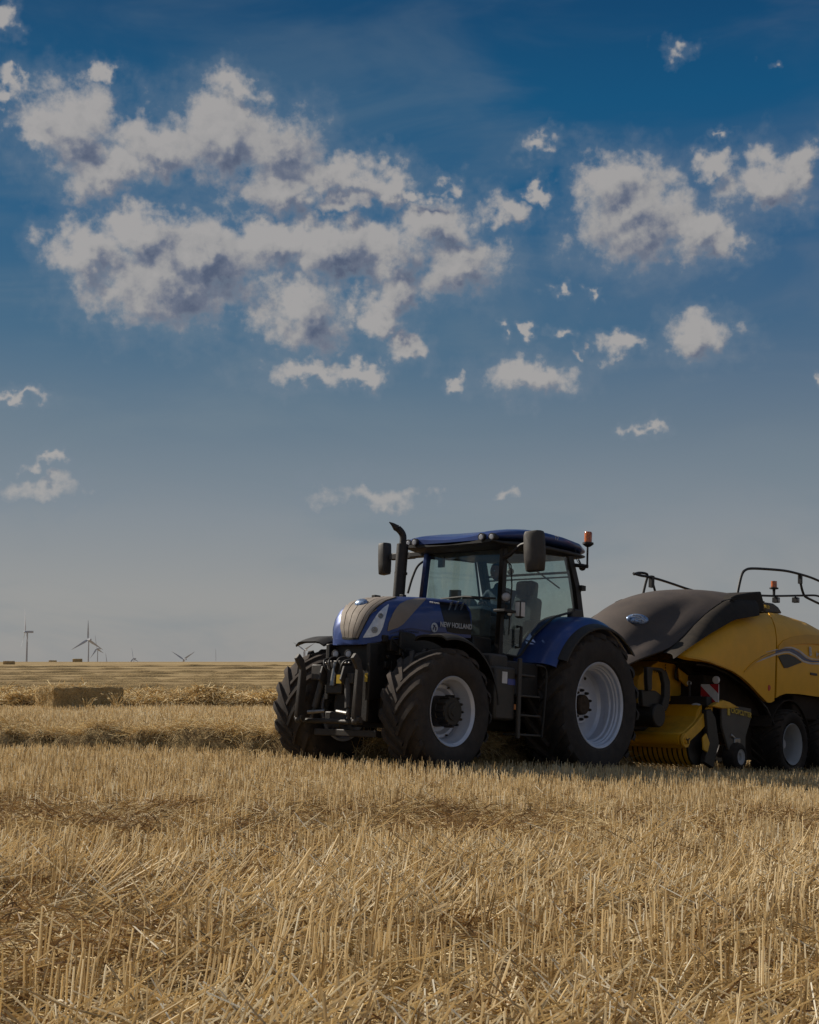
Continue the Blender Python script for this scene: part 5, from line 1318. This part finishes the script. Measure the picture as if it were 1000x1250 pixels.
    # ---------------- yellow drawbar frame seen under the shield
    def side_plate(name, pts, y0, y1, m, bev=.01, par=B, lab=None):
        q_ = [BF.pl(p, 1, (y0 + y1) / 2) for p in pts]; return MB().prism([(p.x, p.z) for p in q_], 'y', y0, y1).build(name, m, par, bevel=bev, label=lab)
    fr_ = side_plate('drawbar_frame', [(776, 829), (790, 818), (808, 805.5), (819, 799.5), (826, 801), (829, 806), (827, 815), (826, 830), (834, 833), (841, 834), (842, 842), (820, 853), (812, 858), (775, 863)], .46, .54, 'yellow_frame')
    q_ = [BF.pl(p, 1, .5) for p in ((776, 829), (790, 818), (808, 805.5), (819, 799.5))]
    MB().prism([(p.x, p.z) for p in q_] + [(p.x, p.z + .05) for p in q_[::-1]], 'y', -.54, .56).build('frame_flange', 'yellow_frame', fr_, bevel=.008)
    MB().prism([(p.x, p.z) for p in [BF.pl(p, 1, -.5) for p in ((770, 829), (819, 800), (826, 801), (841, 834), (812, 858), (770, 863))]], 'y', -.54, -.46).build('frame_plate', 'yellow_frame', fr_)
    for k in range(7):
        p = BF.pl((812.5, 812 + k * 3.2), 1, .545); MB().lathe([(0, .004), (.012, .004), (.014, 0)], 8, tuple(p)).build('rivet', 'dark_metal', fr_)
    for k in range(7):
        p = BF.pl((794 + k * 2.4, 820 + k * .1), 1, .545); MB().lathe([(0, .004), (.010, .004), (.012, 0)], 8, tuple(p)).build('rivet', 'dark_metal', fr_)
    # tension strut and black curved hose right of it
    side_plate('strut', [(824, 800), (829, 798), (846, 822), (843, 825), (838, 823), (826, 806)], .60, .70, 'dark_metal')
    MB().tube(catmull([BF.pl(p, 1, .6) for p in ((826, 804), (827, 812), (825, 820), (826, 829), (838, 831.5), (844, 836))], 5), .02, 7).build('hose', 'black_plastic', B)
    side_plate('small_plate', [(828, 816), (838, 824), (846, 826), (850, 838), (846, 841), (838, 838), (830, 830)], .62, .66, 'yellow_frame', lab='short yellow plate behind the strut')
    MB().box((1.6, -.42, 1.0), (3.2, .42, 1.40)).build('feeder_housing', 'shell_side', B, bevel=.03)
    # arched dark wheel-well liner under the front panel
    P_ = []; N_ = []
    A = [BF.pl(p, 1, 1.14) for p in ((846, 806), (865, 809), (885, 818), (905, 832), (920, 846), (932, 860), (941, 880))]
    for p in A: P_.append([Vector((p.x, y, p.z)) for y in (-1.14, -.4, .4, 1.14)]); N_.append([Vector((.3, 0, .9))] * 4)
    MB().slab(P_, N_, -.02, .0).build('arch_liner', 'shell_side', B, 60)
    MB().tube([p + Vector((0, .06, -.06)) for p in A], .014, 6).build('liner_edge', 'grey_plastic', B)
    MB().box((1.2, -.95, .65), (2.2, .95, 1.5)).box((.3, -.85, .7), (1.4, .85, 1.4)).build('rotor_box', 'dusty_dark', B, bevel=.04)
    # ---------------- drawbar, jack, tank and looped guard close behind the tractor
    MB().box((3.4, -.13, .52), (5.55, .13, .74)).box((2.4, -.45, .62), (3.6, .45, .9)).build('drawbar', 'dark_metal', B, bevel=.02)
    MB().tube([(3.9, 0, .95), (5.4, 0, .80)], .075, 16).build('drive_shaft', 'black_plastic', B)
    gd = [(788, 814), (795, 814.5), (806, 815.5), (812, 820), (816, 832), (816, 852), (814, 862), (811, 868), (807, 868), (806, 860), (809, 850), (809, 835), (806, 822), (803, 819.5), (795, 818), (794, 826), (794, 842), (789, 844), (788, 830)]
    side_plate('loop_guard', gd, .86, .93, 'dark_metal', .012)
    side_plate('guard_plate', [(781, 842), (798, 843), (807, 850), (809, 862), (803, 868), (790, 864), (782, 862)], .80, .88, 'dark_metal', .012)
    q_ = BF.pl((787, 873), 1, .7); MB().tube([q_ + Vector((0, -.3, 0)), q_ + Vector((0, .25, 0))], .17, 24).build('tank', 'dark_metal', B, bevel=.02)
    MB().box((2.35, -1.05, 1.02), (2.50, 1.16, 1.16)).build('cross_beam', 'black_plastic', B, bevel=.01)
    MB().lathe([(0, .0), (.03, .012), (.05, .0)], 16, axis='x', c=(0, 0, 0)).build('beam_badge', 'badge_white', B, mtx=Matrix.Translation(BF.pl((850, 861.5), 0, 2.51)) @ Matrix.Diagonal((1, 1.7, .8, 1)))
    # ---------------- red and white marker board with its round reflector
    c_ = [BF.pl(p, 0, 2.3) for p in ((855.8, 835.2), (877.4, 833.8), (877.6, 859.2), (855.6, 857))]
    y0, y1, z0, z1 = c_[0].y, c_[1].y, c_[3].z, c_[0].z
    wb = MB().box((2.285, y0, z0), (2.298, y1, z1)).build('marker_board', 'white_board', B)
    W_, H_ = y1 - y0, z1 - z0
    def strip(poly): MB().prism([(y0 + u * W_, z1 - v * H_) for u, v in poly], 'x', 2.299, 2.302).build('red_stripe', 'red_board', wb)
    strip([(0, .10), (0, .62), (.36, 1.0), (.86, 1.0)]); strip([(.48, 0), (1.0, 0), (1.0, .52)])
    strip([(0.02, .90), (.02, .98), (.10, .98)])
    p = BF.pl((874, 830), 0, 2.31); MB().lathe([(0, .012), (.05, .010), (.058, 0), (.058, -.02)], 20, axis='x', c=tuple(p)).build('round_reflector', 'white_board', B)
    p = BF.pl((841, 834), 0, 2.40); MB().lathe([(0, .012), (.03, .010), (.036, 0), (.036, -.02)], 16, axis='x', c=tuple(p)).build('round_reflector', 'white_board', B)
    MB().tube([(2.4, BF.pl((842, 845), 0, 2.4).y, .9), (2.4, BF.pl((842, 836), 0, 2.4).y, BF.pl((842, 832), 0, 2.4).z)], .02, 8).build('post', 'dark_metal', B)
    MB().prism([(2.24, 1.36), (2.24, 1.06), (2.27, 1.06), (2.27, 1.36)], 'y', y0 + .02, y1 - .02).build('board_backing', 'black_plastic', B)
    # ---------------- pickup: wind guard roller, hood plates, tine bands, gauge wheel
    X0 = 3.02
    pk = MB().prism([(2.55, .98), (2.75, .78), (3.05, .62), (3.16, .60), (3.20, .50), (3.14, .40), (3.08, .38), (2.9, .48), (2.5, .72)], 'y', -1.12, 1.10).build('pickup', 'yellow_frame', B, bevel=.015)
    MB().prism([(2.50, 1.04), (2.62, .96), (2.70, .80), (2.48, .82)], 'y', -1.1, 1.08).build('pickup_deck', 'yellow_dark', pk, bevel=.01)
    MB().tube([(3.15, -1.14, .50), (3.15, 1.12, .50)], .085, 20).build('wind_guard_roller', 'yellow_dark', pk)
    # near end arm with round boss
    MB().prism([(2.30, 1.02), (2.42, 1.02), (2.80, .74), (3.14, .57), (3.18, .50), (3.12, .42), (3.02, .45), (2.66, .64), (2.34, .84)], 'y', 1.11, 1.15).build('end_arm', 'yellow_frame', pk, bevel=.008)
    bs = MB().lathe([(0, .05), (.05, .05), (.055, .03), (.10, .03), (.11, .0)], 24, (3.10, 1.15, .50)).build('boss', 'yellow_frame', pk)
    for k in range(3):
        a = 2 * PI * k / 3 + .4; MB().tube([(3.10, 1.205, .50), (3.10 + .05 * math.cos(a), 1.205, .50 + .05 * math.sin(a))], .010, 6).build('spoke', 'dark_metal', bs)
    for k in range(26):
        y = -1.06 + k * .084
        MB().lathe([(.30, -.030), (.305, 0), (.30, .030)], 20, (2.62, y, .42), R(-95), R(55)).build('tine_band', 'yellow_frame', pk, 60)
    MB().lathe([(.0, -1.1), (.27, -1.1), (.27, 1.08), (0, 1.08)], 24, (2.62, 0, .42)).build('tine_drum', 'dark_metal', pk)
    MB().prism([(2.44, .98), (2.58, .95), (2.50, .5), (2.62, .2), (2.35, .12), (2.20, .5), (2.30, .85)], 'y', 1.12, 1.20).build('end_plate', 'dark_metal', pk, bevel=.01)
    MB().prism([(2.60, .62), (2.70, .55), (2.68, .38), (2.56, .34), (2.50, .48)], 'y', 1.19, 1.22).build('cheek', 'yellow_frame', pk, bevel=.01)
    sdp = side_plate('side_guard', [(880, 859), (890, 860.5), (916, 865), (916, 876), (912, 890), (909, 900), (909, 921), (898, 926), (888, 915), (884, 900), (880, 885)], 1.18, 1.22, 'side_grey', .01)
    side_plate('guard_top', [(866, 862), (874, 857), (880, 854.5), (888, 857), (900, 864), (880, 865)], 1.15, 1.24, 'yellow_frame', .012)
    a_ = BF.pl((892.5, 871.5), 1, 1.235); text_on('CROPCUTTER', a_, (-1, 0, -.08), (0, 0, 1), .105, 'yellow_sticker', sdp, .95, .002)
    side_plate('guard_sticker', [(888.3, 864.5), (891.3, 865), (891.3, 873.5), (888.3, 873)], 1.225, 1.23, 'yellow_sticker', 0)
    a_ = BF.pl((901, 925.5), 1, 1.26)
    gw = MB().lathe([(0, .02), (.05, .02), (.06, .05), (.10, .06), (.115, .075)], 28).build('gauge_wheel', 'rim_white', B, 30, mtx=Matrix.Translation(a_ + Vector((0, -.02, .02))))
    MB().lathe([(.11, .07), (.13, .085), (.17, .08), (.205, .05), (.215, 0), (.215, -.09), (.2, -.14), (.12, -.15)], 32).build('tyre', 'rubber_dusty', gw)
    MB().tube(catmull([BF.pl(p, 1, 1.15) for p in ((884, 872), (886, 885), (893, 897), (889, 905), (897, 912), (901, 922))], 5), .028, 8).build('wheel_arm', 'dark_metal', B)
    MB().box((1.62, 1.10, .42), (1.80, 1.24, .58)).tube([(1.7, 1.2, .55), (1.9, 1.22, .62)], .03, 8).build('adjuster', 'steel', B, bevel=.02)
    side_plate('dark_gap_filler', [(893, 848), (946, 862), (946, 928), (903, 928)], .80, .84, 'dusty_dark', .01)  # added dark sheet for the gloom under the body, stops light leaking through
    # ---------------- tandem wheels
    tw = tyre_mesh(.56, .325, .56, 22, .022, .075, .40)
    wp = [(.27, -.25), (.335, -.245), (.30, -.2), (.27, -.1), (.265, .12), (.285, .17), (.30, .215), (.322, .235), (.332, .25), (.325, .258), (.31, .24), (.29, .21), (.27, .17), (.252, .12), (.26, -.05)]
    wd = [(0, -.04), (.10, -.04), (.15, -.05), (.20, -.09), (.262, -.07)]
    def bex(e):
        MB().lathe([(0, .10), (.07, .10), (.09, .08), (.10, -.05)], 20).build('hub', 'rim_white', e)
    for x in (0, -1.36):
        for sd_ in (1, -1): wheel(B, x, sd_ * 1.03, .54, sd_, tw, wp, wd, 'rim_white', bex, .1, 0, 'rubber_dusty')
    MB().box((-1.5, -.8, .5), (.15, .8, .66)).box((-.9, .55, .45), (-.45, .8, .95)).build('axle_beam', 'dusty_dark', B, bevel=.02)
    # mud guard and dark body behind the wheels
    P_ = []; N_ = []
    for k in range(18):
        a = R(25) + R(140) * k / 17; P_.append([Vector((.0 + .74 * math.cos(a), y, .46 + .78 * math.sin(a))) for y in (.70, .9, 1.1, 1.24)]); N_.append([Vector((math.cos(a), 0, math.sin(a)))] * 4)
    MB().slab(P_, N_, -.01, .01).build('mudguard', 'dusty_dark', B, 60)
    MB().box((-3.2, -1.2, .95), (-.2, 1.2, 1.35)).build('chassis_side', 'dusty_dark', B, bevel=.03)
    return B
def smooth_interp_i(t, a):
    n = len(a); f = lambda s_: np.interp(s_, range(n), a)
    return (f(t - .45) + 2 * f(t) + f(t + .45)) / 4
mat('side_grey', (.085, .072, .058), .6, 0, .15, 4, dust=.3)
build_baler()
